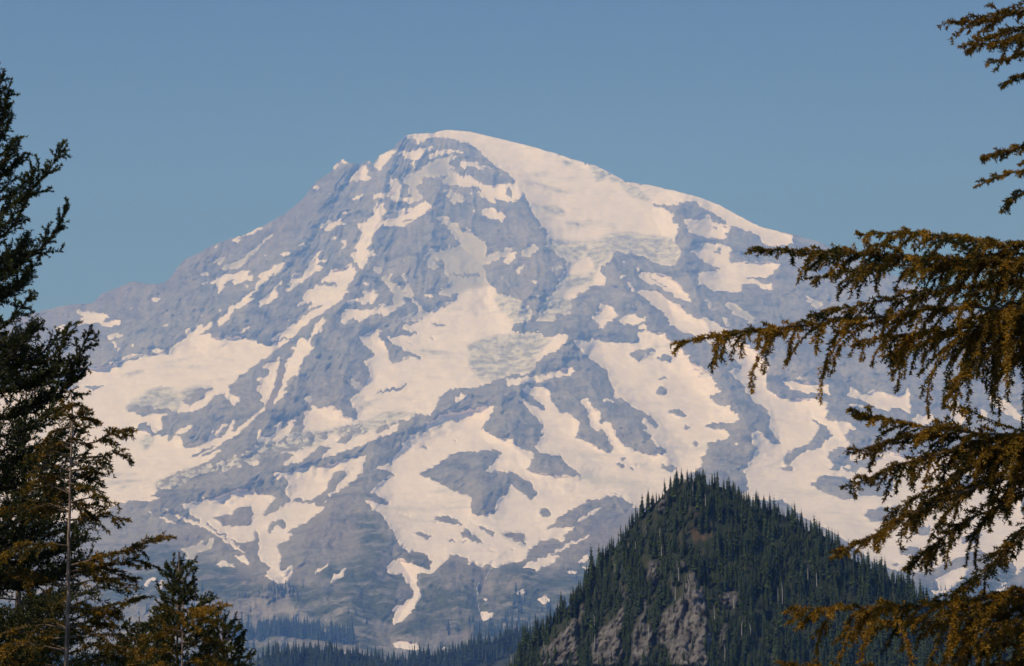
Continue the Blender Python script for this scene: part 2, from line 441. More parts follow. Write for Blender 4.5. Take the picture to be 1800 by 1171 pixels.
(140, 720, .17075, """
S -1800,0 480,0 620,60 690,110 760,50 830,80 860,130 840,210 790,240 760,230 800,160 740,190 720,160 630,130 570,190 690,230 770,280 830,270 900,270 920,330 960,290 980,260 1040,280 1060,340 1050,380 1180,385 1260,360 1330,320 1330,290 1370,200 1390,180 1370,270 1430,200 1480,140 1520,150 1440,250 1380,290 1420,290 1520,240 1560,120 1610,120 1580,190 1550,230 1600,220 1680,150 1757,95 1757,140 1660,230 1540,310 1420,380 1340,440 1230,500 1300,480 1460,400 1460,420 1360,510 1240,570 1110,600 1010,650 910,690 800,740 850,770 780,790 800,850 740,890 650,920 720,910 860,910 740,950 560,930 430,960 310,1000 305,1030 210,1090 0,1171 -1000,1140 -1800,1000
R 1130,500 1180,465 1400,360 1430,350 1340,410 1190,495
R 1230,495 1290,455 1400,400 1300,470
I 620,330 690,260 770,280 760,330 700,420 650,430
S 980,250 1010,215 1140,155 1165,180 1100,220 1090,245
I 390,830 430,790 530,775 500,810
I 200,690 400,665 620,670 520,690 300,700
I 200,770 400,740 700,720 560,750 300,785
M 800,740 910,690 1010,650 1110,600 1200,600 1300,560 1450,540 1650,470 1757,450 1757,560 1600,600 1460,650 1400,640 1200,680 1130,720 1000,820 850,820 770,790
S 820,1010 900,1010 915,1025
S 645,1045 760,1070 750,1080
S 960,1065 1000,1080 1100,1120 1250,1171 1120,1171 1020,1120
S 770,1090 860,1110 1000,1171 930,1171
S 1030,970 1210,990 1290,960 1245,905 1350,925 1480,910 1550,870 1640,825 1757,830 1757,1000 1600,1000 1580,1050 1400,1105 1250,1060 1390,1150 1350,1171 1280,1130 1150,1040
"""),  # first ice outline here is a shadow painted as grey ice
(380, 540, .17075, """
S 0,310 50,320 130,320 230,310 400,340 430,380 510,370 490,400 560,390 660,350 740,335 740,360 640,430 560,490 440,570 330,650 220,710 210,750 130,810 140,860 80,880 0,900
S 560,330 640,280 740,220 840,170 870,110 940,65 1060,10 1100,-10 1170,0 1100,60 990,110 960,150 870,220 800,300 770,315 690,320 590,355 640,345 570,350
S 780,390 820,420 830,360 880,310 925,310 920,360 990,290 990,250 1030,190 1060,140 1140,110 1085,190 1100,240 1000,300 960,380 970,400 1045,380 990,430 920,500 880,550 890,590 860,620 870,650 820,700 760,730 720,800 700,850 750,870 680,930 600,990 540,1040 480,1080 430,1130 380,1171 310,1171 420,1090 500,1020 490,980 450,940 480,920 440,870 410,840 480,800 430,760 430,730 540,700 550,660 510,640 460,625 550,570 620,540 620,520 660,520 720,540 790,490 800,450
T 660,535 720,545 715,620 690,760 650,870 590,980 540,1040 500,1050 540,950 590,820 620,690 645,590
T 490,1060 430,1110 400,1150 420,1150 480,1085
R 865,400 890,375 900,390
S 235,290 250,260 345,185 350,200 290,265
S 720,145 750,120 800,115 740,145
S 1475,310 1530,290 1620,235 1700,230 1757,310 1757,840 1640,860 1500,855 1550,780 1560,740 1600,680 1590,640 1500,560 1600,530 1630,490 1620,440 1570,420 1530,350
D 1340,730 1420,750 1480,800 1530,850 1470,870 1420,830 1370,790
S 1370,960 1450,910 1757,880 1757,1171 1470,1171 1450,1080 1440,1030
S 75,920 120,880 180,930 240,930 230,980 190,1020 165,980
D 900,950 960,920 1000,930 990,980 930,980
S 930,1000 980,1000 1020,1040 1100,1040 1190,1010 1280,1060 1290,1100 1400,1171 900,1171 920,1080 985,1060 970,1020
S 1090,300 1110,285 1115,320
T 1160,690 1200,650 1180,720
T 1430,720 1460,740 1530,850 1500,830
"""),
(400, 700, .17075, """
S 790,130 870,140 900,100 1000,110 1080,75 1160,120 1200,190 1350,215 1330,90 1250,0 1757,0 1757,340 1640,380 1500,430 1380,490 1200,550 1060,600 960,630 1000,560 1070,510 1060,495 950,500 860,570 780,620 770,670 700,675 560,700 620,640 690,600 650,580 500,570 600,555 760,540 870,500 940,460 1000,400 880,440 760,400 720,360 640,370 720,340 780,330 840,320 790,320 780,200
S 300,400 310,330 340,330 350,380 390,400 460,390 500,340 530,310 480,280 550,235 560,290 550,330 590,310 640,240 700,205 700,230 650,320 620,380 560,430 480,440 360,470 300,440
M 180,560 250,500 400,450 560,430 640,370 760,340 1000,340 1200,290 1450,230 1640,200 1757,220 1757,270 1600,290 1450,350 1300,420 1060,370 960,470 870,510 760,540 600,560 440,580 340,640 200,680 50,700 -100,760 -100,660 0,620
R 1110,445 1200,375 1290,375 1280,410 1210,470 1130,470
I 1390,310 1450,250 1590,200 1600,270 1680,290 1550,370 1520,330 1450,340
R 1530,310 1640,280 1690,295 1550,370
R 360,620 450,575 500,570 690,590 560,690 490,720 470,650 440,720 380,700
S 220,660 290,620 340,670 270,710
S 470,790 480,765 600,765 720,740 850,705 980,700 1100,660 1220,630 1300,600 1510,580 1490,620 1400,660 1390,740 1300,840 1190,930 1110,980 1030,1020 1040,980 1110,940 1130,890 1220,810 1220,740 1150,740 1090,790 1080,830 1020,870 1030,930 960,990 870,1040 820,1060 750,1035 700,1040 660,1070 600,960 630,860 600,810 540,820 500,840
S 980,1070 1030,1050 1010,1080
S 480,1171 600,1075 700,1080 800,1095 890,1080 940,1105 1000,1120 950,1171
S 0,1000 60,950 130,940 260,960 350,1000 420,1020 500,1010 450,1070 430,1120 390,1171 240,1171 250,1120 170,1105 100,1120 50,1171 0,1171
"""),
(580, 540, .17075, """
S 300,310 350,290 440,235 520,225 560,290 640,320 700,290 905,285 900,265 750,215 760,190 880,180 1000,100 1080,0 1757,0 1757,740 1600,790 1500,820 1330,830 1250,840 1150,920 1100,1000 1030,1110 960,1110 900,1100 820,1140 780,1171 280,1171 300,1130 260,1040 200,960 240,930 320,880 280,870 370,850 350,820 380,770 430,690 400,620 330,560 450,520 460,470 430,430 370,400
R 500,240 530,250 620,340 700,390 770,465 830,465 940,520 940,545 900,530 850,500 740,520 740,570 620,565 600,480 590,430 560,370 520,330
R 550,230 640,220 680,250 760,240 820,265 905,260 900,285 800,285 700,300 660,310 600,300
R 790,375 820,360 880,410
R 985,355 1060,315 1075,335
R 470,870 600,845 700,820 760,790 800,800 720,850 600,870 500,885
I 860,460 980,430 1100,460 1380,468 1200,480 1080,490 980,470
R 1040,155 1120,165 1230,180 1150,195 1080,185
R 760,180 800,160 830,115 890,160 830,180
R 930,130 965,130 960,148
I 1415,405 1560,330 1757,285 1757,740 1600,780 1500,720 1440,620
R 1440,600 1480,700 1600,790 1540,760 1450,660
I 280,1030 450,960 620,940 480,975 330,1060
I 400,1110 700,1070 900,1100 760,1140 500,1150
I 860,910 930,860 920,890
"""),
(550, 500, .2819, """
S 900,60 1100,50 1250,90 1360,160 1340,230 1250,250 1240,290 1290,300 1440,305 1580,300 1590,340 1540,400 1450,440 1390,500 1330,560 1250,560 1080,620 960,640 1000,500
I 970,380 1090,340 1240,310 1420,310 1500,350 1440,400 1390,470 1380,540 1240,560 1080,615 1000,560 970,480
R 1240,290 1300,240 1420,230 1580,290 1500,330 1440,330 1420,300 1290,302
I 560,1000 700,950 950,800 900,820
"""),
(640, 680, .22222, """
S 1030,165 950,160 850,175 700,205 600,225 560,265 495,280 490,340 460,370 370,380 350,420 295,445 300,500 230,550 215,560 220,620 150,615 60,655 100,665 150,650 200,665 255,710 190,700 150,705 195,730 145,740 140,780 40,825 110,855 170,890 205,935 100,915 0,900 60,960 130,1010 190,1080 250,1170 1400,1170 1900,1000 1800,450 1760,430 1660,410 1680,380 1700,290 1650,230 1560,200 1520,150 1475,110 1475,50 1420,0 1290,0 1250,20 1300,60 1370,110 1440,170 1430,190 1340,160 1290,120 1250,80 1220,100 1280,150 1330,220 1420,300 1400,350 1420,390 1380,400 1390,430 1345,480 1380,510 1450,530 1560,560 1600,600 1690,680 1740,715 1640,700 1400,695 1300,680 1280,630 1345,560 1335,515 1260,500 1180,460 1170,415 1060,400 970,360 925,320 1000,240
R 430,705 650,580 725,510 890,520 960,495 1100,515 1040,575 955,660 1050,675 1150,670 1240,690 1300,740 1370,820 1350,850 1375,890 1340,905 1270,850 1250,820 1175,765 1140,840 1060,890 1040,1000 990,1020 920,1020 845,1005 840,860 810,880 750,835 650,810 580,765 465,715
R 445,475 480,465 525,495 480,490
R 695,425 735,415 720,435
R 745,400 770,390 775,405
R 312,690 340,680 357,695 335,710
R 1470,375 1505,370 1515,395 1475,390
R 1385,1005 1410,960 1450,960 1490,1005 1440,1035
R 1330,940 1355,935 1340,952
R 1070,900 1095,890 1110,905 1090,915
R 180,990 240,990 330,1010 430,1045 415,1055 330,1030
R 515,1050 580,1035 640,1010 700,1035 815,1110 760,1110 660,1080 580,1055
R 545,1080 570,1068 600,1085 570,1095
S 715,85 760,75 760,50 835,60 770,115 730,128
"""),
(960, 580, .22222, """
S 220,95 240,75 350,100 360,70 430,90 580,100 700,115 730,100 730,10 950,30 960,80 1020,90 1080,150 1090,195 1130,210 1130,250 1250,320 1320,370 1330,430 1380,490 1290,525 1330,580 1400,610 1460,595 1460,635 1545,690 1480,730 1300,740 1250,765 1300,790 1400,775 1450,825 1420,870 1330,880 1280,890 1270,960 1235,1000 1235,1080 1100,1170 1200,1300 300,1500 300,1170 200,1040 130,1000 60,985 0,980 0,480 35,490 40,580 130,660 210,680 265,740 230,860 280,870 370,910 460,965 520,970 540,940 490,870 460,790 400,800 345,770 345,700 320,620 270,570 300,530 330,540 360,610 440,640 420,745 470,735 510,735 550,810 555,850 600,900 720,960 790,990 880,985 970,980 810,850 850,860 770,790 800,780 750,700 790,710 870,770 905,780 820,670 730,630 620,560 605,510 550,490 500,400 470,310 370,240 300,190
S 230,330 200,300 130,305 90,325 0,350 -200,380 -330,390 -300,440 0,400 90,365 180,370
S 430,555 480,540 535,560 520,572 450,570
S 680,695 700,700 715,725
R 655,190 700,170 830,140 885,175 780,190 740,255 690,230
R 880,220 940,195 1000,205 1000,245 920,255
R 815,275 835,268 840,285
R 878,382 950,375 985,400 900,397
R 865,490 900,440 940,450 970,495 920,520 880,510
R 960,650 1000,625 1060,630 1130,690 1080,697 1010,670
R 1060,765 1100,745 1150,765 1110,787
R 1160,900 1180,880 1225,905 1200,925
R 580,1020 600,1008 625,1022 600,1035
R 550,1070 580,1052 635,1062 615,1110 580,1095
R 695,1070 715,1055 738,1080 715,1090
R 655,1110 680,1080 710,1105 690,1118
R 622,1170 630,1140 650,1150 648,1170
R 905,1085 940,1068 1000,1075 1030,1100 980,1120 920,1100
R 1420,680 1440,665 1445,685
R 930,912 955,915 950,935
S 1495,890 1510,885 1525,910 1505,920
S 1060,0 1180,50 1290,100 1400,150 1470,220 1570,305 1450,310 1480,370 1590,455 1560,470 1650,570 1740,620 1770,700 1760,740 1800,820 1740,390 1765,270 1640,150 1440,20 1420,0
S 1800,910 1740,840 1670,795 1630,830 1640,910 1670,940 1630,1000 1650,1090 1560,1120 1620,1135 1570,1170 1800,1170
"""),
(1200, 800, .33333, """
S 330,90 370,0 1800,0 2100,50 2100,500 1850,560 1790,600 1700,690 1640,720 1690,680 1750,650 1760,600 1740,570 1640,560 1600,520 1560,500 1450,540 1390,570 1330,600 1240,620 1180,615 1100,600 1000,560 850,440 640,330 480,200 350,170
"""),
(1280, 620, .22222, """
S 0,120 30,140 120,130 70,80 100,60 300,50 280,200 300,200 310,290 380,340 500,370 640,360 720,375 800,395 770,430 760,440 800,460 760,510 790,530 900,540 1020,590 920,650 930,690 980,715 960,755 840,760 770,820 810,870 800,920 880,940 1040,940 1300,920 1330,950 1200,965 1050,1000 970,990 850,970 770,965 650,1040 720,1090 860,1130 900,1165 1010,1160 980,1060 1040,1080 1030,1140 1200,1140 1250,1170 50,1170 180,1060 120,1050 200,1030 130,995 190,960 120,940 215,900 190,830 235,770 195,680 200,630 235,615 290,670 340,720 430,715 360,660 320,560 330,500 300,430 200,380 120,280 160,275 40,200
S 425,235 500,220 560,240 700,240 790,250 800,330 700,325 600,310 500,290
S 480,185 560,195 690,212 560,210
R 650,525 690,530 740,570 780,590 825,660 770,690 770,720 640,780 520,830 500,890 445,880 450,830 480,790 600,730 670,690 690,630 730,590 700,560
R 425,920 450,895 510,895 500,935 440,935
S 920,340 980,270 1050,330 1100,340 1150,290 1240,310 1270,340 1370,340 1420,270 1440,330 1440,480 1370,440 1310,430 1280,460 1180,440 1110,400 1030,360
S 940,400 1050,415 1110,440 1000,440
S 970,760 1100,790 1290,780 1350,820 1200,825 1080,825 1000,860 965,850
S 1460,520 1500,490 1560,500 1600,480 1640,510 1660,540 1620,550 1560,580 1500,560
S 1740,390 1790,380 1850,440 1900,520 1850,540 1840,590 1770,560 1760,470
S 1700,760 1900,800 2400,900 2400,1170 1500,1170 1600,1000
R 780,820 840,755 970,755 960,860 1000,860 1080,825 1230,830 1140,880 1100,920 1050,905 1000,940 930,935 900,890 880,940 810,925 830,880
S 920,905 960,880 970,905 940,915
S 2050,330 2200,380 2340,520 2340,560 2200,480 2080,400
S 2120,290 2180,350 2160,350
S 1990,430 2060,470 2040,520 2000,500
"""),
(1200, 800, .33333, """
R 675,155 750,105 880,120 920,235 840,230 760,200
R 930,215 935,130 1060,100 1120,110 1100,190 1050,215
R 960,315 1000,285 1100,270 1150,280 1120,330 990,350
R 1240,380 1300,370 1310,420 1220,425
R 1150,490 1210,475 1280,510 1260,535 1150,530
R 1200,580 1290,565 1340,570 1300,582
R 1100,575 1130,568 1155,582 1120,590
R 1470,430 1560,405 1580,425 1560,460 1470,470
R 1390,130 1500,100 1640,120 1640,160 1500,185 1400,170
R 1690,190 1800,170 1800,215 1720,210
R 1780,230 1900,230 1900,320 1790,320
S 1340,650 1420,610 1500,585 1505,610 1470,660 1400,710 1355,715
S 1310,713 1430,718 1430,730 1310,724
S 1640,720 1700,700 1740,690 1690,718
V 1500,640 1760,600 1760,640 1700,690 1600,730 1520,700
V 1250,700 1500,740 1800,720 1800,900 1250,900
"""),
(150, 780, .334, """
S 500,320 620,310 600,285 660,290 720,270 800,240 870,245 1005,280 960,330 930,380 970,370 1080,310 1200,310 1255,340 1160,420 1100,440 1060,470 1100,475 1000,550 1040,590 1020,630 1030,670 1100,640 1095,680 1050,745 1000,730 940,695 975,660 920,610 905,580 920,540 905,520 920,480 860,520 800,520 760,500 700,460 880,600 800,555 700,490 600,430 530,400 460,365 520,385 620,430 580,390
R 670,385 760,375 800,335 860,330 880,350 880,420 800,435 720,430
R 955,460 980,410 1030,395 1060,420 1060,440 1030,440 1000,430 970,470
R 890,460 920,480 920,510 880,525 895,500
R 610,400 700,460 765,505 720,490 640,430
S 780,590 830,590 870,620 865,640 820,630
S 685,640 720,610 800,650
D 500,550 570,540 610,520 560,490 600,510 640,535 650,500 625,490 675,500 670,540 640,570 590,570 575,615 515,605 540,590
S 310,740 330,715 380,700 370,720 340,730 330,755
S 380,795 385,740 410,705 415,735 440,730 400,770
S 1190,690 1280,625 1270,645 1205,690
S 1290,725 1310,690 1375,650 1375,670 1340,710 1300,735
S 300,355 355,365 350,372
S 390,335 435,340 430,346
S 370,380 420,395 520,440 460,420
S 1255,305 1275,298 1265,312
S 1260,788 1290,800 1285,806
S 1250,915 1275,925 1265,932
V 790,1100 900,1040 990,1060 1100,1080 1020,1271 700,1271
V 1090,780 1200,760 1350,790 1450,860 1497,960 1497,1080 1420,1000 1300,930 1180,870 1100,870
V 1330,740 1440,680 1497,700 1497,780 1400,790
V 100,740 300,690 480,740 520,800 300,860 100,860
V 650,900 720,880 760,960 700,1000
C 600,760 980,740 1080,760 1090,830 960,900 880,960 760,1060 700,950 600,800
C 1000,900 1200,960 1350,1050 1200,1060 1040,1000
T 560,690 760,670 900,700 980,740 760,740 600,740
"""),
(600, 780, .334, """
S 120,305 180,340 240,410 280,480 330,560 440,580 480,620 465,655 400,650 345,620 290,605 235,640 240,680 320,690 380,770 380,810 330,840 255,870 280,890 270,965 320,930 370,890 420,800 395,730 400,690 440,680 480,685 520,640 570,600 560,580 660,600 670,640 740,640 800,650 880,630 940,610 975,620 1000,590 990,560 1030,525 1090,505 1160,515 1190,500 1170,490 1240,430 1200,440 1100,450 1060,450 1160,380 1300,300 1420,270 1545,325 1560,240 1640,200 1640,100 300,100
R 1075,450 1200,350 1330,290 1420,275 1480,290 1545,325 1500,360 1440,375 1390,410 1500,375 1490,390 1400,440 1310,475 1200,500 1170,505 1200,470 1230,440 1300,380 1390,335 1330,340 1250,400 1220,430 1150,440
S 950,655 1000,620 1100,580 1190,530 1300,480 1330,475 1230,530 1140,570 1090,590 1150,590 1110,630 1030,670 990,655
R 965,610 1010,550 1040,520 1150,530 1060,590
R 120,130 260,70 320,0 200,0 130,60
R 147,249 192,269 234,293 254,323 186,308 120,299
R 159,138 219,132 252,144 290,174 246,168 219,171 249,186 216,192 150,249 100,200
R 410,165 600,45 760,35 850,42 800,100 755,145 900,150 990,200 1030,260 1010,280 1030,300 960,270 900,210 870,260 820,300 810,370 740,378 685,365 680,270 600,250 520,210
R 975,140 1020,60 1060,50 1150,80 1275,178 1200,165 1050,160
R 470,400 550,375 660,440 560,415
R 480,415 510,415 500,425
R 665,400 730,440 810,465 805,490 740,455
R 625,465 660,455 700,480 765,530 690,515 640,490
R 620,510 660,508 650,520
R 550,500 610,515 580,518
R 770,545 820,570 790,570
I 835,470 920,465 970,475 975,555 900,520 860,500
R 840,470 920,468 968,480 970,530 900,505
R 880,555 910,560 905,570
R 380,470 410,458 490,500 430,495
R 245,360 330,375 405,400 340,385
R 1440,105 1475,100 1500,120 1475,135
R 1518,135 1530,118 1552,140
R 1465,75 1485,72 1490,85
R 1545,110 1560,105 1565,122
R 1040,365 1060,340 1085,340 1110,370 1075,392
R 1410,270 1445,260 1480,270
S 920,780 965,765 960,800 930,800
S 1025,820 1070,795 1110,825 1070,840
S 905,930 920,925 920,940
S 740,940 735,875 805,895 770,930
S 740,815 775,805 765,825
S 1245,620 1305,580 1305,615 1260,630
S 1260,650 1300,645 1290,665
S 1180,675 1240,672 1245,685 1200,690
S 635,825 645,822 645,835
S 270,1050 330,1035 400,1050 410,1085 300,1080
S 520,1075 550,1070 540,1095
S 0,700 0,670 30,655 20,680
S 1295,985 1310,980 1300,1000
V 160,650 230,640 250,690 320,700 330,740 150,750 100,800 50,780
V 300,570 440,580 480,640 360,640 330,600
V 330,960 400,890 460,840 520,800 480,880 420,990 380,1020 330,1020
V 400,690 470,690 500,760 460,840 430,800
V 800,900 960,800 1110,790 1250,700 1270,640 1400,560 1500,900 1000,1100 650,1100 700,980
V 0,790 60,820 120,890 100,940 170,990 220,1040 280,1080 100,1080 0,1000
V 850,640 950,650 1100,680 1200,690 1150,760 1000,720 880,690
C 500,660 570,590 660,600 680,650 800,660 1000,660 960,740 840,800 800,880 640,960 480,1060 420,1040 500,860 560,760
T 420,1030 480,900 520,820 540,860 480,1000
T 560,1060 700,950 760,920 680,1010
"""),
]
SKYLINE = [(-140,590),(0,566),(65,549),(103,539),(132,535),(162,533),(180,516),(214,503),(234,494),(261,500),(287,498),(299,489),(313,469),(326,455),(350,445),(374,431),(407,419),(432,412),(463,397),(505,373),(532,350),(542,338),(547,329),(559,316),(583,302),(587,290),(602,280),(612,285),(622,288),(636,288),(646,281),(657,288),(665,275),(691,261),(698,251),(706,246),(713,239),(733,235),(759,234),(785,229),(810,230),(826,232),(868,242),(906,251),(945,261),(979,271),(1005,280),(1037,289),(1051,293),(1071,304),(1101,320),(1142,326),(1186,336),(1231,348),(1265,361),(1299,380),(1325,394),(1342,401),(1360,405),(1393,411),(1415,418),(1440,425),(1470,440),(1560,478),(1650,520),(1720,545),(1800,575),(1940,640)]
HILLTOPS = [(820,1230),(886,1171),(921,1104),(953,1085),(975,1063),(1016,1022),(1038,977),(1061,958),(1086,933),(1115,892),(1134,876),(1159,854),(1175,835),(1197,825),(1222,822),(1245,828),(1267,832),(1292,844),(1324,868),(1349,872),(1365,878),(1400,892),(1413,907),(1447,917),(1467,933),(1493,957),(1520,973),(1553,987),(1577,1003),(1600,1013),(1617,1033),(1637,1047),(1700,1090),(1800,1140),(1860,1180)]
HILL_SURVEY = (880, 800, .317, """
R 870,1000 900,880 960,830 1010,780 1030,660 1080,650 1100,720 1150,760 1140,830 1130,890 1170,940 1180,1020 1130,1080 1180,1171 940,1171 930,1080 880,1050
R 820,590 880,590 900,660 850,720 810,700
R 200,1171 230,1080 320,1000 390,930 410,890 430,950 430,1171
R 490,1171 500,1060 560,960 640,900 680,820 690,900 660,1000 690,1100 640,1171
R 720,1171 740,950 800,870 790,800 820,790 800,930 850,980 820,1171
R 440,830 460,830 460,950 440,940
R 450,710 475,705 475,780
R 860,300 920,190 935,240 900,320
R 795,390 822,380 800,470
R 1055,130 1075,130 1070,220 1060,210
R 660,680 690,780 680,800 655,720
R 970,600 1020,590 1030,620 980,640
R 700,480 720,490 710,560
R 880,510 905,510 900,580
R 945,680 965,680 960,780
R 1205,780 1310,750 1320,820 1240,850
R 1210,1000 1250,930 1260,1010 1230,1080
V 1040,310 1080,270 1100,330 1090,390 1050,380
V 1100,450 1180,420 1200,500 1130,530
V 1040,370 1100,430 1110,540 1095,540
V 1250,440 1330,480 1340,520 1270,500
V 1310,600 1335,610 1330,670
""")
# ------------------------------------------------------------------ survey rasters
RX0, RW, RH = -130, 2070, 1200

def parse(block):
    ox, oy, s, txt = block
    for ln in txt.strip().splitlines():
        c, *pts = ln.split()
        p = np.array([[float(v) for v in q.split(',')] for q in pts])
        yield c, p * s + (ox, oy)

def fill(mask, poly, val=True):
    x0 = max(int(poly[:, 0].min()) - 1 - RX0, 0); x1 = min(int(poly[:, 0].max()) + 2 - RX0, RW)
    y0 = max(int(poly[:, 1].min()) - 1, 0); y1 = min(int(poly[:, 1].max()) + 2, RH)
    if x1 <= x0 or y1 <= y0:
        return None
    X = np.arange(x0, x1)[None, :] + RX0 + 0.5
    Y = np.arange(y0, y1)[:, None] + 0.5
    ins = np.zeros((y1 - y0, x1 - x0), bool)
    for (ax, ay), (bx, by) in zip(poly, np.roll(poly, -1, 0)):
        if ay == by:
            continue
        row = (Y >= min(ay, by)) & (Y < max(ay, by))
        xc = ax + (Y - ay) * (bx - ax) / (by - ay)
        ins ^= row & (X > xc)
    mask[y0:y1, x0:x1][ins] = val

def blur(a, r, n=2):
    a = a.astype(np.float32)
    k = 2 * r + 1
    for _ in range(n):
        for ax in (0, 1):
            p = np.pad(a, [(r + 1, r) if i == ax else (0, 0) for i in range(2)], mode='edge')
            c = np.cumsum(p, axis=ax, dtype=np.float64)
            a = ((np.take(c, np.arange(k, c.shape[ax]), ax) - np.take(c, np.arange(0, c.shape[ax] - k), ax)) / k).astype(np.float32)
    return a

def bil(a, px, py):
    x = np.clip(px - RX0 - 0.5, 0, RW - 1.001); y = np.clip(py - 0.5, 0, RH - 1.001)
    ix = x.astype(int); iy = y.astype(int); fx = x - ix; fy = y - iy
    return (a[iy, ix] * (1 - fx) + a[iy, ix + 1] * fx) * (1 - fy) + (a[iy + 1, ix] * (1 - fx) + a[iy + 1, ix + 1] * fx) * fy

GX, GY = np.meshgrid(np.arange(RW) + RX0 + 0.5, np.arange(RH) + 0.5)
snow = np.zeros((RH, RW), bool); ice = snow.copy(); dirt = snow.copy(); talus = snow.copy(); veg = snow.copy(); cliff = snow.copy()
mott = np.repeat(np.repeat(fbm(GX[::2, ::2] / 12, GY[::2, ::2] / 5, 4, 5, 0.7) > -0.05, 2, 0), 2, 1)[:RH, :RW]
for block in SURVEY:
    for c, p in parse(block):
        m = np.zeros((RH, RW), bool) if c == 'M' else None
        if c in 'SID':
            fill(snow, p)
            if c != 'S':
                fill(ice if c == 'I' else dirt, p)
            else:
                fill(dirt, p, False)
        elif c == 'R':
            fill(snow, p, False)
        elif c == 'M':
            fill(m, p); snow[m] = mott[m]; ice |= m
        elif c == 'T':
            fill(snow, p, False); fill(talus, p)
        elif c == 'V':
            fill(veg, p)
        elif c == 'C':
            fill(cliff, p)
snow_f = blur(snow, 1, 2)

def snow_cover(px, py):
    """Positive where snow lies: the surveyed fields with ragged, fall-line-fingered edges, and flecks in the high gullies."""
    th = np.arctan2(px - 800, py - 60); r = np.hypot(px - 800, py - 60)
    # ragged melt edges: the outline is shaken at several scales, most along the fall line
    w1 = noise2(px / 14, py / 9, 41); w2 = noise2(px / 14, py / 9, 43); w3 = noise2(px / 5.2, py / 3.8, 45); w4 = noise2(px / 5.2, py / 3.8, 47)
    fing = noise2(th * 95, r / 34, 79)
    ct, st_ = np.sin(th), np.cos(th)
    dx = 3.0 * w1 + 2.4 * w3 + 3.4 * fing * ct; dy = 2.2 * w2 + 1.9 * w4 + 3.4 * fing * st_
    f0 = bil(snow_f, px + dx, py + dy) - 0.5
    f = f0 + noise2(px / 3.4, py / 2.9, 78) * 0.16
    fl = fbm(px / 6, py / 5, 3, 91) + 0.6 * noise2(px / 60, py / 40, 12)
    hi = np.clip((700 - py) / 400, 0, 1)
    f = np.where((f0 < 0) & (fl > 1.12) & (hi > 0), np.maximum(f, (fl - 1.12) * 1.5 * hi - 0.02), f)
    return np.clip(f, -0.6, 0.6)
rock_w = 1 - blur(snow, 7, 2)
rock_ww = 1 - blur(snow, 24, 2)
ice_b = blur(ice, 2, 2); dirt_haze_b = blur(dirt, 3, 2); talus_b = blur(talus, 3, 2); veg_b = blur(veg, 9, 2); cliff_b = blur(cliff, 7, 2)

# ------------------------------------------------------------------ mountain
M_rock, M_snow = make_rock(), make_snow()

def skyline_y(px):
    s = np.array(SKYLINE, float)
    y = np.interp(px, s[:, 0], s[:, 1])
    rough = np.interp(px, [0, 690, 720, 1390, 1420, 2000], [1.0, 1.0, 0.15, 0.15, 1.0, 1.0])
    return y + rough * (1.6 * noise2(px / 6.0, px * 0, 3) + 1.0 * noise2(px / 2.4, px * 0, 8))

NU, NV = 960, 560
pu = np.linspace(-125, 1925, NU)
vv = np.linspace(0, 1, NV)
sk = skyline_y(pu)
PY = 1185 + (sk[None, :] - 1185) * vv[:, None]
PX = np.broadcast_to(pu[None, :], PY.shape)

# ridge crests (+) and couloirs (-): outline, metres of relief, width
RIDGES = [
 ([(602,282),(580,340),(520,430),(450,520),(380,590)], 90, 46), ([(700,262),(672,340),(640,470),(568,575),(505,690),(440,785)], 120, 44),
 ([(735,245),(760,330),(750,420),(700,500),(610,600),(600,720)], 70, 40), ([(912,335),(950,420),(960,500),(905,545)], 95, 44),
 ([(1003,598),(900,690),(820,700),(740,745),(600,800),(420,848),(280,885)], 120, 42), ([(1003,598),(1040,680),(1090,740),(1165,795)], 105, 44),
 ([(1200,368),(1205,450),(1235,560),(1285,690),(1330,780)], 120, 50), ([(1065,440),(1110,520),(1180,600),(1240,650)], 80, 44),
 ([(880,720),(905,790),(960,830),(1020,838)], 70, 36), ([(840,800),(850,860),(855,905)], 60, 34), ([(1100,870),(1020,900),(970,925)], 60, 30),
 ([(640,870),(690,950),(640,1000),(560,1040)], 95, 46), ([(600,880),(560,950),(500,1010),(440,1040)], 70, 40), ([(230,880),(330,900),(420,960),(500,1010)], 60, 40),
 ([(870,985),(800,985),(740,1040),(715,1110)], 80, 34), ([(930,1000),(900,1060),(820,1110)], 60, 34), ([(640,1030),(600,1070),(640,1130)], 55, 34), ([(470,1040),(520,1075),(480,1130)], 55, 30),
 ([(700,985),(735,1040),(690,1100)], -70, 26), ([(850,1000),(838,1050),(850,1085)], -65, 20), ([(575,960),(500,1020)], -45, 24), ([(490,600),(490,660),(460,730)], -45, 16), ([(770,385),(850,470),(855,540)], -60, 30), ([(620,1000),(660,1070),(690,1130)], -45, 22), ([(1300,560),(1400,640),(1480,760)], 80, 46), ([(400,700),(330,760)], 60, 36)]
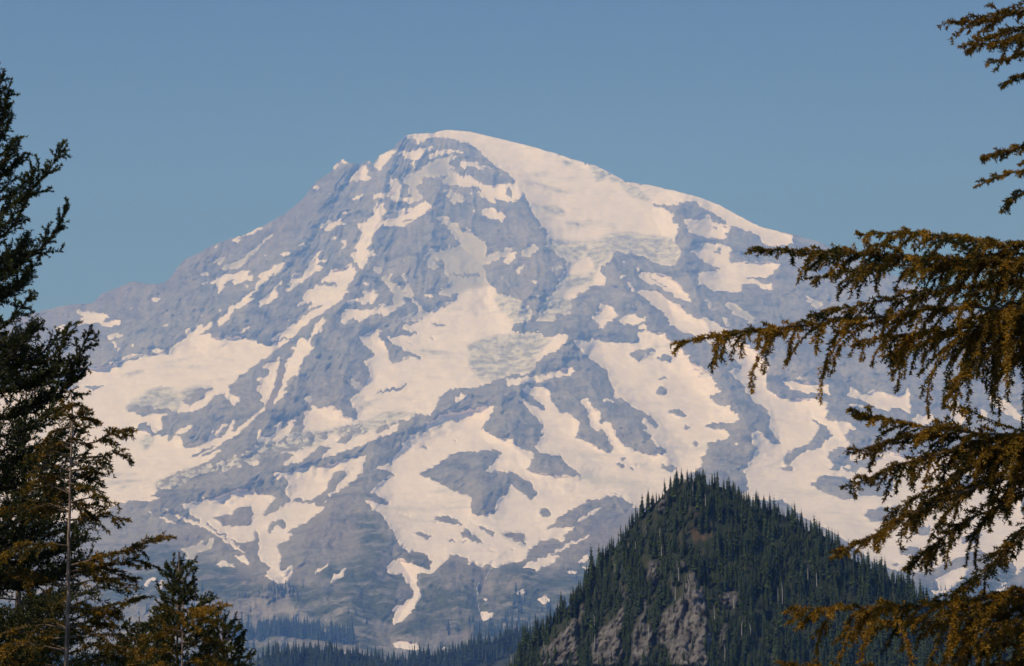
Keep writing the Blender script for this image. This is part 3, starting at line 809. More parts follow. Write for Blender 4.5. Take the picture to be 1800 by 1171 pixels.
def ridge_relief(px, py):
    out = np.zeros(np.broadcast(px, py).shape)
    wx = px + 9 * fbm(px / 40, py / 40, 3, 201); wy = py + 9 * fbm(px / 40, py / 40, 3, 203)
    for pts, amp_, w in RIDGES:
        p = np.array(pts, float); best = np.full(out.shape, 1e9)
        x0, x1, y0, y1 = p[:, 0].min() - w - 20, p[:, 0].max() + w + 20, p[:, 1].min() - w - 20, p[:, 1].max() + w + 20
        sel = (px > x0) & (px < x1) & (py > y0) & (py < y1)
        if not sel.any():
            continue
        sx, sy = wx[sel], wy[sel]; b_ = np.full(sx.shape, 1e9)
        for (ax_, ay_), (bx_, by_) in zip(p[:-1], p[1:]):
            vx, vy = bx_ - ax_, by_ - ay_
            t_ = np.clip(((sx - ax_) * vx + (sy - ay_) * vy) / (vx * vx + vy * vy), 0, 1)
            b_ = np.minimum(b_, np.hypot(sx - ax_ - t_ * vx, sy - ay_ - t_ * vy))
        k_ = np.clip(1 - b_ / w, 0, 1)
        out[sel] += 1.35 * amp_ * k_ ** 1.25
    return out

# slope profile: gentle snow benches below, steep faces above, without creases
_PYG = np.arange(100.0, 1300.0, 2.0)
_DG = np.interp(_PYG, [50, 230, 300, 400, 600, 720, 850, 930, 1000, 1080, 1150, 1400], [15500, 14000, 13400, 12600, 11000, 10050, 8800, 8000, 6900, 6250, 5500, 3300])
_KR = np.exp(-0.5 * (np.arange(-60, 61) * 2.0 / 42.0) ** 2); _KR /= _KR.sum()
_PAD = np.concatenate([np.full(60, _DG[0]), _DG, np.full(60, _DG[-1])])
_DG = np.convolve(_PAD, _KR, 'valid')

def mountain_depth(px, py):
    d = np.interp(py, _PYG, _DG)
    # the cone turns away to both sides of the summit
    d = d + 620 * np.abs((px - 830) / 900) ** 1.6
    # rock ribs stand proud of the snow between them
    rw = bil(rock_w, px, py); rww = bil(rock_ww, px, py)
    d = d - 110 * (rww - 0.5) - 22 * (rw - 0.5)
    # ribs and gullies follow the fall line away from the summit
    th = np.arctan2(px - 800, py - 60); r = np.hypot(px - 800, py - 60)
    warp = 0.05 * fbm(px / 160, py / 160, 3, 7) + 0.02 * fbm(px / 34, py / 40, 3, 9)
    rib = ridged((th + warp) * 9, r / 420, 3, 21, 0.55)
    rib2 = ridged((th + warp) * 26, r / 170, 3, 52, 0.55)
    amp = np.interp(rw, [0.0, 0.25, 0.55, 1.0], [0.03, 0.2, 0.75, 1.0])
    d = d - amp * (34 * rib + 6 * rib2)
    d = d - amp * (40 * fbm(px / 70, py / 48, 6, 61, 0.58) + 9 * ridged(px / 26, py / 20, 4, 63, 0.6))
    st = py + 10 * fbm(px / 90, py / 90, 3, 65)
    d = d - amp * 7 * np.clip((860 - py) / 160, 0.12, 1) * np.sin(st / 3.4) * np.clip(fbm(px / 80, py / 50, 2, 67) + 0.2, 0, 1)
    d = d - ridge_relief(np.asarray(px, float), np.asarray(py, float))
    # cliff bands
    cl = bil(cliff_b, px, py)
    d = d - cl * (16 * ridged(px / 18, py / 60, 3, 71) + 10 * np.sin(py / 5.0 + 2.5 * fbm(px / 60, py / 60, 2, 73)))
    # seracs and crevasses
    ic = bil(ice_b, px, py)
    d = d - ic * (9 * fbm(px / 9, py / 6, 3, 81) + 6 * ridged(px / 14, py / 7, 2, 84))
    # soft swells on the snow
    d = d - (1 - amp) * (34 * fbm(px / 90, py / 50, 4, 88) + 2.5 * fbm(px / 30, py / 7, 3, 89))
    return d

DD = mountain_depth(PX, PY)
P = at(PX, PY, DD)
# the far side falls away behind the crest
back = []
for k in range(1, 13):
    q = P[-1].copy()
    q[:, 1] += 55 * k; q[:, 0] *= (q[:, 1] / P[-1][:, 1])
    q[:, 2] -= 30 * k + 1.6 * k * k + 10 * noise2(pu / 20, pu * 0 + k * 0.4, 5)
    back.append(q)
front = []
for k in (2, 1):
    q = P[0].copy(); q[:, 1] -= 140 * k; q[:, 2] -= 90 * k; front.append(q)
Pall = np.concatenate([np.array(front), P, np.array(back)], 0)
nv = Pall.shape[0]
fld = snow_cover(PX, PY)
fld = np.where(np.abs(fld) < 0.004, 0.004, fld)
bk = np.repeat(np.where(fld[-1:] > 0, fld[-1:], -0.3), 12, 0)
fld = np.concatenate([np.full((2, NU), -0.4), fld, bk], 0)
def ext(a):
    return np.concatenate([np.repeat(a[:1], 2, 0), a, np.repeat(a[-1:], 12, 0)], 0).ravel()
A_ice, A_dirt_haze, A_tal_haze = ext(bil(ice_b, PX, PY)), ext(bil(dirt_haze_b, PX, PY)), ext(bil(talus_b, PX, PY))
A_tal_haze = np.clip(A_tal_haze + 0.6 * ext(np.clip(1 - (PY - sk[None, :]) / 90, 0, 1) * np.clip((620 - PX) / 100, 0, 1)) + 0.65 * ext(np.clip((PY - 840) / 100, 0, 1) * np.clip((1060 - PY) / 80, 0.25, 1) * np.clip(fbm(PX / 90, PY / 60, 3, 15) + 0.35, 0, 1)) + 0.35 * ext(bil(cliff_b, PX, PY)), 0, 1)  # skyline term paints haze paleness on the left shoulder; the rest is talus
lowv = np.clip((PY - 960) / 90, 0, 1) * np.clip(fbm(PX / 45, PY / 30, 4, 19) * 1.4 + 0.3, 0, 1)
A_veg = ext(np.clip(bil(veg_b, PX, PY) + 0.85 * lowv, 0, 1))
# normals of the grid, to give the snow its thickness
gu = np.gradient(Pall, axis=1); gv = np.gradient(Pall, axis=0)
nrm = np.cross(gu, gv); nrm /= np.linalg.norm(nrm, axis=2, keepdims=True) + 1e-9
nrm *= np.sign(nrm[..., 2:3] + 1e-9)
V = Pall.reshape(-1, 3); F = fld.ravel(); N_ = nrm.reshape(-1, 3)

ii = np.arange(nv * NU).reshape(nv, NU)
a, b, c, d_ = ii[:-1, :-1].ravel(), ii[:-1, 1:].ravel(), ii[1:, 1:].ravel(), ii[1:, :-1].ravel()
tris = np.concatenate([np.stack([a, b, c], 1), np.stack([a, c, d_], 1)])
pos = F[tris] > 0
cnt = pos.sum(1)
snow_t = tris[cnt == 3]; rock_t = tris[cnt == 0]
mix = tris[(cnt == 1) | (cnt == 2)]; mp_ = F[mix] > 0
# rotate so that vertex 0 is the lone one
lone = np.where(mp_.sum(1) == 1, np.argmax(mp_, 1), np.argmin(mp_, 1))
rot = (lone[:, None] + np.arange(3)) % 3
mix = np.take_along_axis(mix, rot, 1)
lone_snow = F[mix[:, 0]] > 0
def edge_ids(p, q):
    lo = np.minimum(p, q); hi = np.maximum(p, q)
    return lo.astype(np.int64) * (nv * NU) + hi
e1 = edge_ids(mix[:, 0], mix[:, 1]); e2 = edge_ids(mix[:, 0], mix[:, 2])
ue, inv = np.unique(np.concatenate([e1, e2]), return_inverse=True)
i1 = inv[:len(e1)] + nv * NU; i2 = inv[len(e1):] + nv * NU
lo = ue // (nv * NU); hi = ue % (nv * NU)
t = (F[lo] / (F[lo] - F[hi]))[:, None]
V2 = np.concatenate([V, V[lo] * (1 - t) + V[hi] * t])
N2 = np.concatenate([N_, N_[lo]]); F2 = np.concatenate([F, np.zeros(len(ue))])
def e_attr(A):
    return np.concatenate([A, A[lo] * (1 - t[:, 0]) + A[hi] * t[:, 0]])
A_ice, A_dirt_haze, A_tal_haze, A_veg = map(e_attr, (A_ice, A_dirt_haze, A_tal_haze, A_veg))
m0 = np.stack([mix[:, 0], i1, i2], 1)                                   # the lone corner
q1 = np.stack([i1, mix[:, 1], mix[:, 2]], 1); q2 = np.stack([i1, mix[:, 2], i2], 1)
snow_t = np.concatenate([snow_t, m0[lone_snow], q1[~lone_snow], q2[~lone_snow]])
rock_t = np.concatenate([rock_t, m0[~lone_snow], q1[lone_snow], q2[lone_snow]])

# connected snowfields
G0 = nv * NU
gp = (F > 0).reshape(nv, NU)
lab = np.where(gp.ravel(), np.arange(G0), G0 + 1)
def pull(lab, src, dst, ok):
    """Give dst the smaller label where both corners of an edge are snow."""
    l2 = lab.reshape(nv, NU); m_ = np.minimum(l2[src], l2[dst]); o = l2.copy()
    o[src] = np.where(ok, m_, o[src]); o[dst] = np.where(ok, np.minimum(o[dst], m_), o[dst])
    return o.ravel()
sl = slice(None)
edges = [((slice(0, -1), sl), (slice(1, None), sl)), ((sl, slice(0, -1)), (sl, slice(1, None))), ((slice(0, -1), slice(0, -1)), (slice(1, None), slice(1, None)))]
while True:
    new = lab
    for s_, d2 in edges:
        new = pull(new, s_, d2, gp[s_] & gp[d2])
    # hook the root of every corner onto the smaller label it has met, then shorten the chains
    par = np.arange(G0 + 2); g_ = gp.ravel()
    np.minimum.at(par, lab[g_], new[g_])
    for _ in range(6):
        par = par[par]
    new = par[new]
    if np.array_equal(new, lab):
        break
    lab = new
corner = np.where(snow_t < G0, snow_t, -1).max(1)
tl = np.where(corner >= 0, lab[np.maximum(corner, 0)], G0 + 1)
first = snow_t[:, 0] < G0
ul, tinv, tcnt = np.unique(tl, return_inverse=True, return_counts=True)
# snow lies up to several metres thick on the rock, thinning to nothing at its edges
VS = V2 + N2 * (np.clip(F2, 0, 0.5) * 7.0)[:, None]

def sub_mesh(name, verts, t_, mat, attrs):
    used, fi = np.unique(t_, return_inverse=True)
    me = mesh_from(name, verts[used], fi.reshape(-1), np.full(len(t_), 3), True, {k: v[used] for k, v in attrs.items()})
    me.materials.append(mat)
    return me

mountain = obj('mountain', sub_mesh('mountain', V2, rock_t, M_rock, {'talus': A_tal_haze, 'veg': A_veg}), kind='structure',
               label='hazy glaciated volcano with rock ribs between snowfields', category='mountain')
order = np.argsort(-tcnt)
big_ids = [k for k in order if tcnt[k] >= 16][:290]
srt = np.argsort(tinv, kind='stable'); bounds = np.concatenate([[0], np.cumsum(np.bincount(tinv, minlength=len(ul)))])
is_big = np.zeros(len(ul), bool); is_big[big_ids] = True
S_ATT = {'ice': A_ice, 'dirt': A_dirt_haze}
for k in big_ids:
    obj('snowfield', sub_mesh('snowfield', VS, snow_t[srt[bounds[k]:bounds[k + 1]]], M_snow, S_ATT), parent=mountain)
rest = snow_t[~is_big[tinv]]
if len(rest):
    obj('snow_flecks', sub_mesh('snow_flecks', VS, rest, M_snow, S_ATT), parent=mountain, kind='stuff')
print('mountain tris', len(rock_t), len(snow_t), 'fields', len(big_ids), 'of', len(ul))

# meltwater falls below the lower snowfield
m_, nt_, bs_, _ = new_mat('white_water')
bs_.inputs['Base Color'].default_value = (0.78, 0.80, 0.80, 1); bs_.inputs['Roughness'].default_value = 0.35
nt_.links.new(mixc(nt_, ramp(nt_, noise_node(nt_, 0.05, 5, 0.6, (3, 3, 0.4)), 0.4, 0.6), (0.55, 0.58, 0.60), (0.85, 0.86, 0.86)), bs_.inputs['Base Color'])
FALLS = [('upper', [(864,999),(859,1006),(856,1013),(852,1021)], 2.0), ('middle', [(842,1024),(838,1033),(839,1041),(841,1048)], 2.4), ('lower', [(842,1060),(841,1067),(843,1075)], 1.6)]
for which, pts_, wpx in FALLS:
    p = np.array(pts_, float)
    q = np.stack([np.interp(np.linspace(0, 1, 14), np.linspace(0, 1, len(p)), p[:, k]) for k in (0, 1)], 1)
    q[:, 0] += 0.5 * np.sin(np.arange(14) * 1.9)
    w = wpx * (0.6 + 0.4 * np.sin(np.arange(14) * 1.3 + 1)) * 0.5
    vs = []
    for dx, lift in ((-1, 2), (-.4, 9), (.4, 9), (1, 2)):
        x_ = q[:, 0] + dx * w
        vs.append(at(x_, q[:, 1], mountain_depth(x_, q[:, 1]) - lift - 6))
    vs = np.stack(vs, 1)
    ix = np.arange(56).reshape(14, 4)
    fq_ = np.stack([ix[:-1, :-1].ravel(), ix[:-1, 1:].ravel(), ix[1:, 1:].ravel(), ix[1:, :-1].ravel()], 1)
    obj('waterfall', mesh_from('waterfall', vs.reshape(-1, 3), fq_, np.full(len(fq_), 4)), m_, label='%s of three thin white meltwater falls on the brown cliffs below the snow' % which, category='waterfall', group='meltwater falls')

# ------------------------------------------------------------------ valley ground
def make_soil():
    m, nt, bs, _ = new_mat('valley_ground')
    n = noise_node(nt, 0.02, 6); n2 = noise_node(nt, 1.5, 6)
    c = mixc(nt, ramp(nt, n, 0.4, 0.6), (0.05, 0.07, 0.025), (0.10, 0.085, 0.05))
    c = mixc(nt, ramp(nt, n2, 0.45, 0.65, 0, 0.6), c, (0.13, 0.10, 0.065))
    nt.links.new(c, bs.inputs['Base Color']); bs.inputs['Roughness'].default_value = 0.95
    return m
M_soil = make_soil()

def ground_z(x, y):
    z = np.interp(y, [-2000, -60, -4, 4, 15, 30, 100, 600, 1500, 6000, 20000], [40, 3, -1.7, -1.7, -3.8, -7, -38, -120, -140, -150, -150])
    return z + np.interp(np.hypot(x, y), [0, 30, 400], [0.0, 0.15, 4.0]) * fbm(x / 60, y / 60, 3, 4)
gy = np.concatenate([np.linspace(-2000, -60, 12), np.linspace(-50, 60, 56), np.linspace(70, 600, 40), np.linspace(650, 15300, 60)])
gx = np.concatenate([-np.geomspace(6500, 42, 40), np.linspace(-40, 40, 41), np.geomspace(42, 6500, 40)])
GXX, GYY = np.meshgrid(gx, gy)
gv_ = np.stack([GXX, GYY, ground_z(GXX, GYY)], -1).reshape(-1, 3)
gi = np.arange(len(gv_)).reshape(len(gy), len(gx))
quads = np.stack([gi[:-1, :-1].ravel(), gi[:-1, 1:].ravel(), gi[1:, 1:].ravel(), gi[1:, :-1].ravel()], 1)
obj('ground', mesh_from('ground', gv_, quads, np.full(len(quads), 4)), M_soil, kind='structure', label='valley floor below the overlook', category='ground')

# ------------------------------------------------------------------ forested hill
def make_hill_mat():
    m, nt, bs, _ = new_mat('hill_ground')
    n = noise_node(nt, 0.25, 8, 0.72, (1.0, 1.0, 0.35))
    n2 = noise_node(nt, 0.1, 6)
    rock = mixc(nt, ramp(nt, n, 0.36, 0.66), (0.045, 0.043, 0.046), (0.31, 0.285, 0.28))
    dirt_c = mixc(nt, ramp(nt, n2, 0.4, 0.6), (0.022, 0.034, 0.014), (0.05, 0.055, 0.026))
    c = mixc(nt, attr(nt, 'rock'), dirt_c, rock)
    hm_ = nt.nodes.new('ShaderNodeMath'); hm_.operation = 'MULTIPLY'
    nt.links.new(attr(nt, 'heath'), hm_.inputs[0]); nt.links.new(ramp(nt, n2, 0.40, 0.56), hm_.inputs[1])
    c = mixc(nt, hm_.outputs[0], c, (0.13, 0.085, 0.045))
    nt.links.new(c, bs.inputs['Base Color']); bs.inputs['Roughness'].default_value = 0.95
    bump(nt, bs, noise_node(nt, 0.5, 8, 0.75, (1.0, 1.0, 0.4)), 1.0, 1.6)
    return m

hrock = np.zeros((RH, RW), bool); hheath = hrock.copy()
for c_, p in parse(HILL_SURVEY):
    fill(hrock if c_ == 'R' else hheath, p)
hrock_b = blur(hrock, 2, 2); hheath_b = blur(hheath, 3, 2)

def hill_top(px):
    s = np.array(HILLTOPS, float)
    return np.interp(px, s[:, 0], s[:, 1]) + 24 + np.interp(px, [900, 1100], [6, 0])

def hill_depth(px, py):
    xr = 1212 + (py - 830) * 0.06
    lat = np.abs(px - xr)
    d = 720 - 0.21 * (py - 840) + 0.122 * np.where(px < xr, 1.0, 0.95) * lat
    rk = bil(hrock_b, px, py)
    d = d - 2.6 * ridged(px / 60, py / 190, 3, 101) - 1.6 * fbm(px / 24, py / 40, 3, 105)
    fc = fbm(px / 16, py / 30, 3, 119, 0.6)
    d = d - rk * (1.6 * (np.floor(fc * 4) / 4 + 0.3 * fc) + 1.7 * ridged(px / 12 + 0.5 * fbm(px / 30, py / 30, 2, 3), py / 44, 4, 111, 0.62) + 0.7 * ridged(px / 7, py / 15, 3, 117, 0.6) + 1.0)
    return d

HU, HV = 400, 180
hu = np.linspace(815, 1870, HU)
ht = hill_top(hu)
HPY = 1270 + (ht[None, :] - 1270) * np.linspace(0, 1, HV)[:, None]
HPY = np.maximum(HPY, ht[None, :])
HPX = np.broadcast_to(hu[None], HPY.shape)
HP = at(HPX, HPY, hill_depth(HPX, HPY))
hb = []
for k in range(1, 16):
    q = HP[-1].copy(); q[:, 1] += 7 * k; q[:, 0] *= q[:, 1] / HP[-1][:, 1]; q[:, 2] -= 2.6 * k + 0.25 * k * k; hb.append(q)
HPA = np.concatenate([HP, np.array(hb)], 0)
hi_ = np.arange(HPA.shape[0] * HU).reshape(HPA.shape[0], HU)
hq = np.stack([hi_[:-1, :-1].ravel(), hi_[:-1, 1:].ravel(), hi_[1:, 1:].ravel(), hi_[1:, :-1].ravel()], 1)
def hext(a): return np.concatenate([a, np.zeros((15, HU))], 0).ravel()
M_hill = make_hill_mat()
obj('forested_hill', mesh_from('forested_hill', HPA.reshape(-1, 3), hq, np.full(len(hq), 4), True,
    {'rock': hext(bil(hrock_b, HPX, HPY)), 'heath': hext(bil(hheath_b, HPX, HPY))}), M_hill, kind='structure',
    label='steep rocky hill covered in dark conifers', category='hill')

# low wooded foothills in front of the mountain's foot
FOOT = [(-140,1160),(300,1166),(430,1170),(455,1158),(475,1150),(520,1150),(585,1148),(650,1158),(690,1166),(715,1166),(745,1152),(770,1155),(815,1145),(840,1134),(870,1128),(900,1116),(925,1112),(1000,1100),(1300,1090),(1600,1080),(1640,1066),(1700,1064),(1760,1072),(1850,1062),(1940,1060)]
fu = np.linspace(-125, 1925, 420)
fa = np.array(FOOT, float)
ft = np.interp(fu, fa[:, 0], fa[:, 1]) + 1.5 * noise2(fu / 15, fu * 0, 2)
FPY = 1300 + (ft[None, :] - 1300) * np.linspace(0, 1, 40)[:, None]
FPX_ = np.broadcast_to(fu[None], FPY.shape)
def foot_depth(px, py): return 2500 - 1.2 * (py - 1130) + 28 * fbm(px / 80, py / 40, 3, 131)
FP = at(FPX_, FPY, foot_depth(FPX_, FPY))
fbk = []
for k in range(1, 10):
    q = FP[-1].copy(); q[:, 1] += 24 * k; q[:, 0] *= q[:, 1] / FP[-1][:, 1]; q[:, 2] -= 8 * k + 0.6 * k * k; fbk.append(q)
FPA = np.concatenate([FP, np.array(fbk)], 0)
fi_ = np.arange(FPA.shape[0] * 420).reshape(FPA.shape[0], 420)
fq = np.stack([fi_[:-1, :-1].ravel(), fi_[:-1, 1:].ravel(), fi_[1:, 1:].ravel(), fi_[1:, :-1].ravel()], 1)
obj('foothills', mesh_from('foothills', FPA.reshape(-1, 3), fq, np.full(len(fq), 4), True,
    {'rock': np.zeros(len(FPA) * 420), 'heath': np.zeros(len(FPA) * 420)}), M_hill, kind='structure', label='low wooded foothills', category='hill')
# ------------------------------------------------------------------ conifers of the hill
def make_needle_mat(name, dark, light, transl=0.2, noise_scale=None):
    m, nt, bs, out = new_mat(name)
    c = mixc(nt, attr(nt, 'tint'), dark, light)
    oi = nt.nodes.new('ShaderNodeObjectInfo')
    hs = nt.nodes.new('ShaderNodeHueSaturation')
    nt.links.new(ramp(nt, oi.outputs['Random'], 0, 1, 0.6, 1.35), hs.inputs['Value'])
    nt.links.new(c, hs.inputs['Color'])
    nt.links.new(hs.outputs[0], bs.inputs['Base Color'])
    bs.inputs['Roughness'].default_value = 0.65
    bs.inputs['Specular IOR Level'].default_value = 0.25
    if transl > 0:
        tr = nt.nodes.new('ShaderNodeBsdfTranslucent'); nt.links.new(hs.outputs[0], tr.inputs['Color'])
        mx = nt.nodes.new('ShaderNodeMixShader'); mx.inputs[0].default_value = transl
        nt.links.new(bs.outputs[0], mx.inputs[1]); nt.links.new(tr.outputs[0], mx.inputs[2])
        nt.links.new(mx.outputs[0], out.inputs['Surface'])
    return m

def make_bark(name, a, b, scale=30):
    m, nt, bs, _ = new_mat(name)
    tc = nt.nodes.new('ShaderNodeTexCoord'); mp = nt.nodes.new('ShaderNodeMapping'); mp.inputs['Scale'].default_value = (1, 1, 0.25)
    nt.links.new(tc.outputs['Object'], mp.inputs[0])
    n = nt.nodes.new('ShaderNodeTexNoise'); n.inputs['Scale'].default_value = scale; n.inputs['Detail'].default_value = 6
    nt.links.new(mp.outputs[0], n.inputs['Vector'])
    nt.links.new(mixc(nt, ramp(nt, n.outputs['Fac'], 0.35, 0.65), a, b), bs.inputs['Base Color'])
    bs.inputs['Roughness'].default_value = 0.9
    bump(nt, bs, n.outputs['Fac'], 0.6, 0.01)
    return m

M_hill_needles = make_needle_mat('hill_conifer_needles', (0.012, 0.024, 0.008), (0.066, 0.098, 0.020), 0.0)
M_far_needles = make_needle_mat('far_conifer_needles', (0.018, 0.032, 0.018), (0.035, 0.055, 0.024), 0.0)
M_hill_bark = make_bark('hill_conifer_bark', (0.06, 0.05, 0.042), (0.14, 0.12, 0.10), 3)
M_snag = make_bark('bleached_snag_wood', (0.32, 0.30, 0.28), (0.50, 0.47, 0.44), 3)

def conifer(seed, whorls=13, per=7, core=6, spread=0.13, light=False):
    """Unit-height conifer crown: drooping boughs in ragged whorls round a thin core. Returns verts, faces, tint."""
    r = np.random.default_rng(seed)
    vs, fs, ts = [], [], []
    def add(p, f, tint):
        o = len(vs); vs.extend(p); ts.extend([tint] * len(p) if np.isscalar(tint) else tint); fs.extend([tuple(o + k for k in q) for q in f])
    zs = np.linspace(0.10, 0.985, whorls)
    gap = r.random(whorls) < 0.12
    for i, z in enumerate(zs):
        prof = (1 - z) ** 0.66 * min(1.0, 0.55 + z * 2.0)
        L0 = spread * (prof + 0.05) * (0.55 if gap[i] else 1.0)
        a0 = r.random() * 6.28
        n = per if z < 0.8 else max(4, per - 2)
        for k in range(n):
            a = a0 + k * 6.283 / n + r.normal() * 0.25
            L = L0 * r.uniform(0.55, 1.25)
            droop = r.uniform(0.25, 0.75) if z < 0.85 else -0.2
            w = L * r.uniform(0.32, 0.5)
            zz = z + r.normal() * 0.018
            ca, sa = math.cos(a), math.sin(a)
            tip = (ca * L, sa * L, zz - droop * L)
            b0 = (0, 0, zz + 0.035)
            l = (ca * L * 0.6 - sa * w, sa * L * 0.6 + ca * w, zz - droop * L * 0.9 - 0.012)
            rr = (ca * L * 0.6 + sa * w, sa * L * 0.6 - ca * w, zz - droop * L * 0.9 - 0.012)
            mid = (ca * L * 0.62, sa * L * 0.62, zz - droop * L * 0.35)
            tt = r.random()
            if light:
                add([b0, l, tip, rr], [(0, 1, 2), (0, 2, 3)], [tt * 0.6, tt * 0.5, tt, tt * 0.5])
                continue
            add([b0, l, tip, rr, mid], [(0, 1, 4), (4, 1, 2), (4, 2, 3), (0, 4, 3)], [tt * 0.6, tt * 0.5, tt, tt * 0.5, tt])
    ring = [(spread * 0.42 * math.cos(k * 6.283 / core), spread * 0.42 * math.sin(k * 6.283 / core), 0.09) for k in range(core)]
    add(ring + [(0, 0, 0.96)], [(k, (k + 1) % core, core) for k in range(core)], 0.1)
    return np.array(vs), fs, np.array(ts)

def crown_mesh(name, cf, mat):
    vs, fs, ts = cf
    me = mesh_from(name, vs, np.concatenate([np.array(f) for f in fs]), np.array([len(f) for f in fs]), False, {'tint': ts})
    me.materials.append(mat)
    return me

def trunk_mesh(name, h, r0, mat, n=6):
    vs = [(r0 * math.cos(k * 6.283 / n), r0 * math.sin(k * 6.283 / n), -0.04) for k in range(n)] + \
         [(r0 * 0.15 * math.cos(k * 6.283 / n), r0 * 0.15 * math.sin(k * 6.283 / n), h) for k in range(n)]
    fs = [(k, (k + 1) % n, n + (k + 1) % n, n + k) for k in range(n)]
    me = mesh_from(name, vs, np.array(fs), np.full(n, 4)); me.materials.append(mat)
    return me

hill_protos = [conifer(s, 13, 7, 6, sp) for s, sp in ((1, .17), (2, .14), (3, .20), (4, .15), (5, .125), (6, .19), (7, .16), (8, .14))]
hill_light = [conifer(s, 10, 5, 5, sp, True) for s, sp in ((11, .18), (12, .15), (13, .21), (14, .16), (15, .13), (16, .20), (17, .17), (18, .15))]
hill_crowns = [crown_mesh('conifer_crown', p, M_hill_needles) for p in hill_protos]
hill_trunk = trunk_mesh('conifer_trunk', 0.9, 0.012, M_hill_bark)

rng = np.random.default_rng(11)
cand = []
# trees along the crest and over the faces
for px in np.arange(822, 1860, 2.7):
    cand.append((px + rng.normal() * 2.5, hill_top(px) + rng.uniform(-1, 8), 1))
n_try = 3600
xs = rng.uniform(820, 1860, n_try * 3); ys = rng.uniform(840, 1262, n_try * 3)
rk = bil(hrock_b, xs, ys); hh = bil(hheath_b, xs, ys)
# a tree on this spot covers what is above it, so look a little up the slope as well
rk2 = bil(hrock_b, xs, ys - 22); hh2 = bil(hheath_b, xs, ys - 22)
dens = 0.62 * (1 - 0.80 * np.clip(np.maximum(rk, 0.9 * rk2), 0, 1)) * (1 - 0.9 * np.clip(np.maximum(hh, hh2), 0, 1))
dens *= np.where(noise2(xs / 40, ys / 60, 5) > -0.3, 0.9, 0.6)
keep = (ys > hill_top(xs) + 3) & (rng.random(len(xs)) < dens)
cand += [(x, y, 0) for x, y in zip(xs[keep], ys[keep])]
cand = np.array(cand)
base = at(cand[:, 0], cand[:, 1], hill_depth(cand[:, 0], cand[:, 1]))
hgt = np.clip(rng.normal(28, 8.5, len(cand)), 11, 48)
hgt = np.where(cand[:, 2] > 0, np.clip(rng.normal(19, 6.5, len(cand)), 7, 36), hgt)
hgt *= np.interp(cand[:, 0], [880, 1000, 1200, 1700], [1.05, 1.0, 0.95, 1.15])
hgt = hgt * 0.205
rk_at = bil(hrock_b, cand[:, 0], cand[:, 1]); hgt = hgt * (1 - 0.45 * rk_at)
inframe = (cand[:, 0] > 860) & (cand[:, 0] < 1640) & (cand[:, 1] < 1168) & (cand[:, 1] > 840)
fg = (cand[:, 0] > 1380) & (cand[:, 1] > 1050)
# a tree shows most where nothing stands close in front of it: the crest, the rock edges and the open slope
front_free = np.zeros(len(cand))
for i, (x, y, cflag) in enumerate(cand):
    near = (np.abs(cand[:, 0] - x) < 7) & (cand[:, 1] > y + 1) & (cand[:, 1] < y + 34)
    front_free[i] = near.sum()
score = hgt / 0.222 - 5.5 * front_free + np.where(cand[:, 2] > 0, 8, 0) - 100 * (~inframe) - 60 * fg
single = set(np.argsort(-score)[:300].tolist())
spin = rng.uniform(0, 6.28, len(cand)); pick = rng.integers(0, len(hill_protos), len(cand)); fat = rng.uniform(0.85, 1.25, len(cand))
def hill_label(i):
    x, y, cflag = cand[i]; h = hgt[i] / 0.222
    size = 'tall' if h > 31 else 'short' if h < 20 else 'mid-sized'
    if cflag:
        where = 'on the left skyline of the forested hill' if x < 1060 else 'on the upper left skyline of the forested hill' if x < 1170 else 'on the summit crest of the forested hill' if x < 1275 else 'on the upper right skyline of the forested hill' if x < 1420 else 'on the right skyline of the forested hill'
    elif bil(hrock_b, np.array([x]), np.array([y - 14]))[0] > 0.3 or rk_at[i] > 0.3:
        where = 'rooted among the %s of the hill' % ('central grey cliffs' if x > 1140 else 'lower left grey cliffs')
    elif bil(hheath_b, np.array([x]), np.array([y - 10]))[0] > 0.25:
        where = 'beside the brown heath patch on the hill'
    else:
        lev = 'upper' if y < 960 else 'middle' if y < 1060 else 'lower'
        where = 'on the %s %s face of the forested hill' % (lev, 'left' if x < 1212 else 'right' if x < 1400 else 'far right')
    return '%s dark conifer %s' % (size, where)
mv, mf, mt_ = [], [], []; off = 0
for i in range(len(cand)):
    b = base[i]; h = hgt[i]; w = h * fat[i]
    if i in single:
        e = bpy.data.objects.new('conifer_tree', None); sc.collection.objects.link(e)
        e.location = b; e.rotation_euler = (0, 0, spin[i]); e.scale = (w, w, h); e.empty_display_size = 0.1
        e['label'] = hill_label(i); e['category'] = 'tree'; e['group'] = hill_label(i).replace('dark conifer', 'conifers')
        obj('crown', hill_crowns[pick[i]], parent=e); obj('trunk', hill_trunk, parent=e)
    else:
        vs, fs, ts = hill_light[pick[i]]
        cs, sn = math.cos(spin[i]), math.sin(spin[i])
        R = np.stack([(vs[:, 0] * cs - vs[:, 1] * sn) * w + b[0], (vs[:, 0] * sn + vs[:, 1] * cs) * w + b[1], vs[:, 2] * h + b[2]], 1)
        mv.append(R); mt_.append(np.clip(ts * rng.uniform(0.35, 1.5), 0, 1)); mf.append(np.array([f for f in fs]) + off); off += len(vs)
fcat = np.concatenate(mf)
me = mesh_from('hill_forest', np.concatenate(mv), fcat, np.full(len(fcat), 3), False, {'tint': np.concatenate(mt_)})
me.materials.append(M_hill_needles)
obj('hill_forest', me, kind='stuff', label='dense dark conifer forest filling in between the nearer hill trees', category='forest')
print('hill trees', len(cand), 'stuff tris', len(fcat))

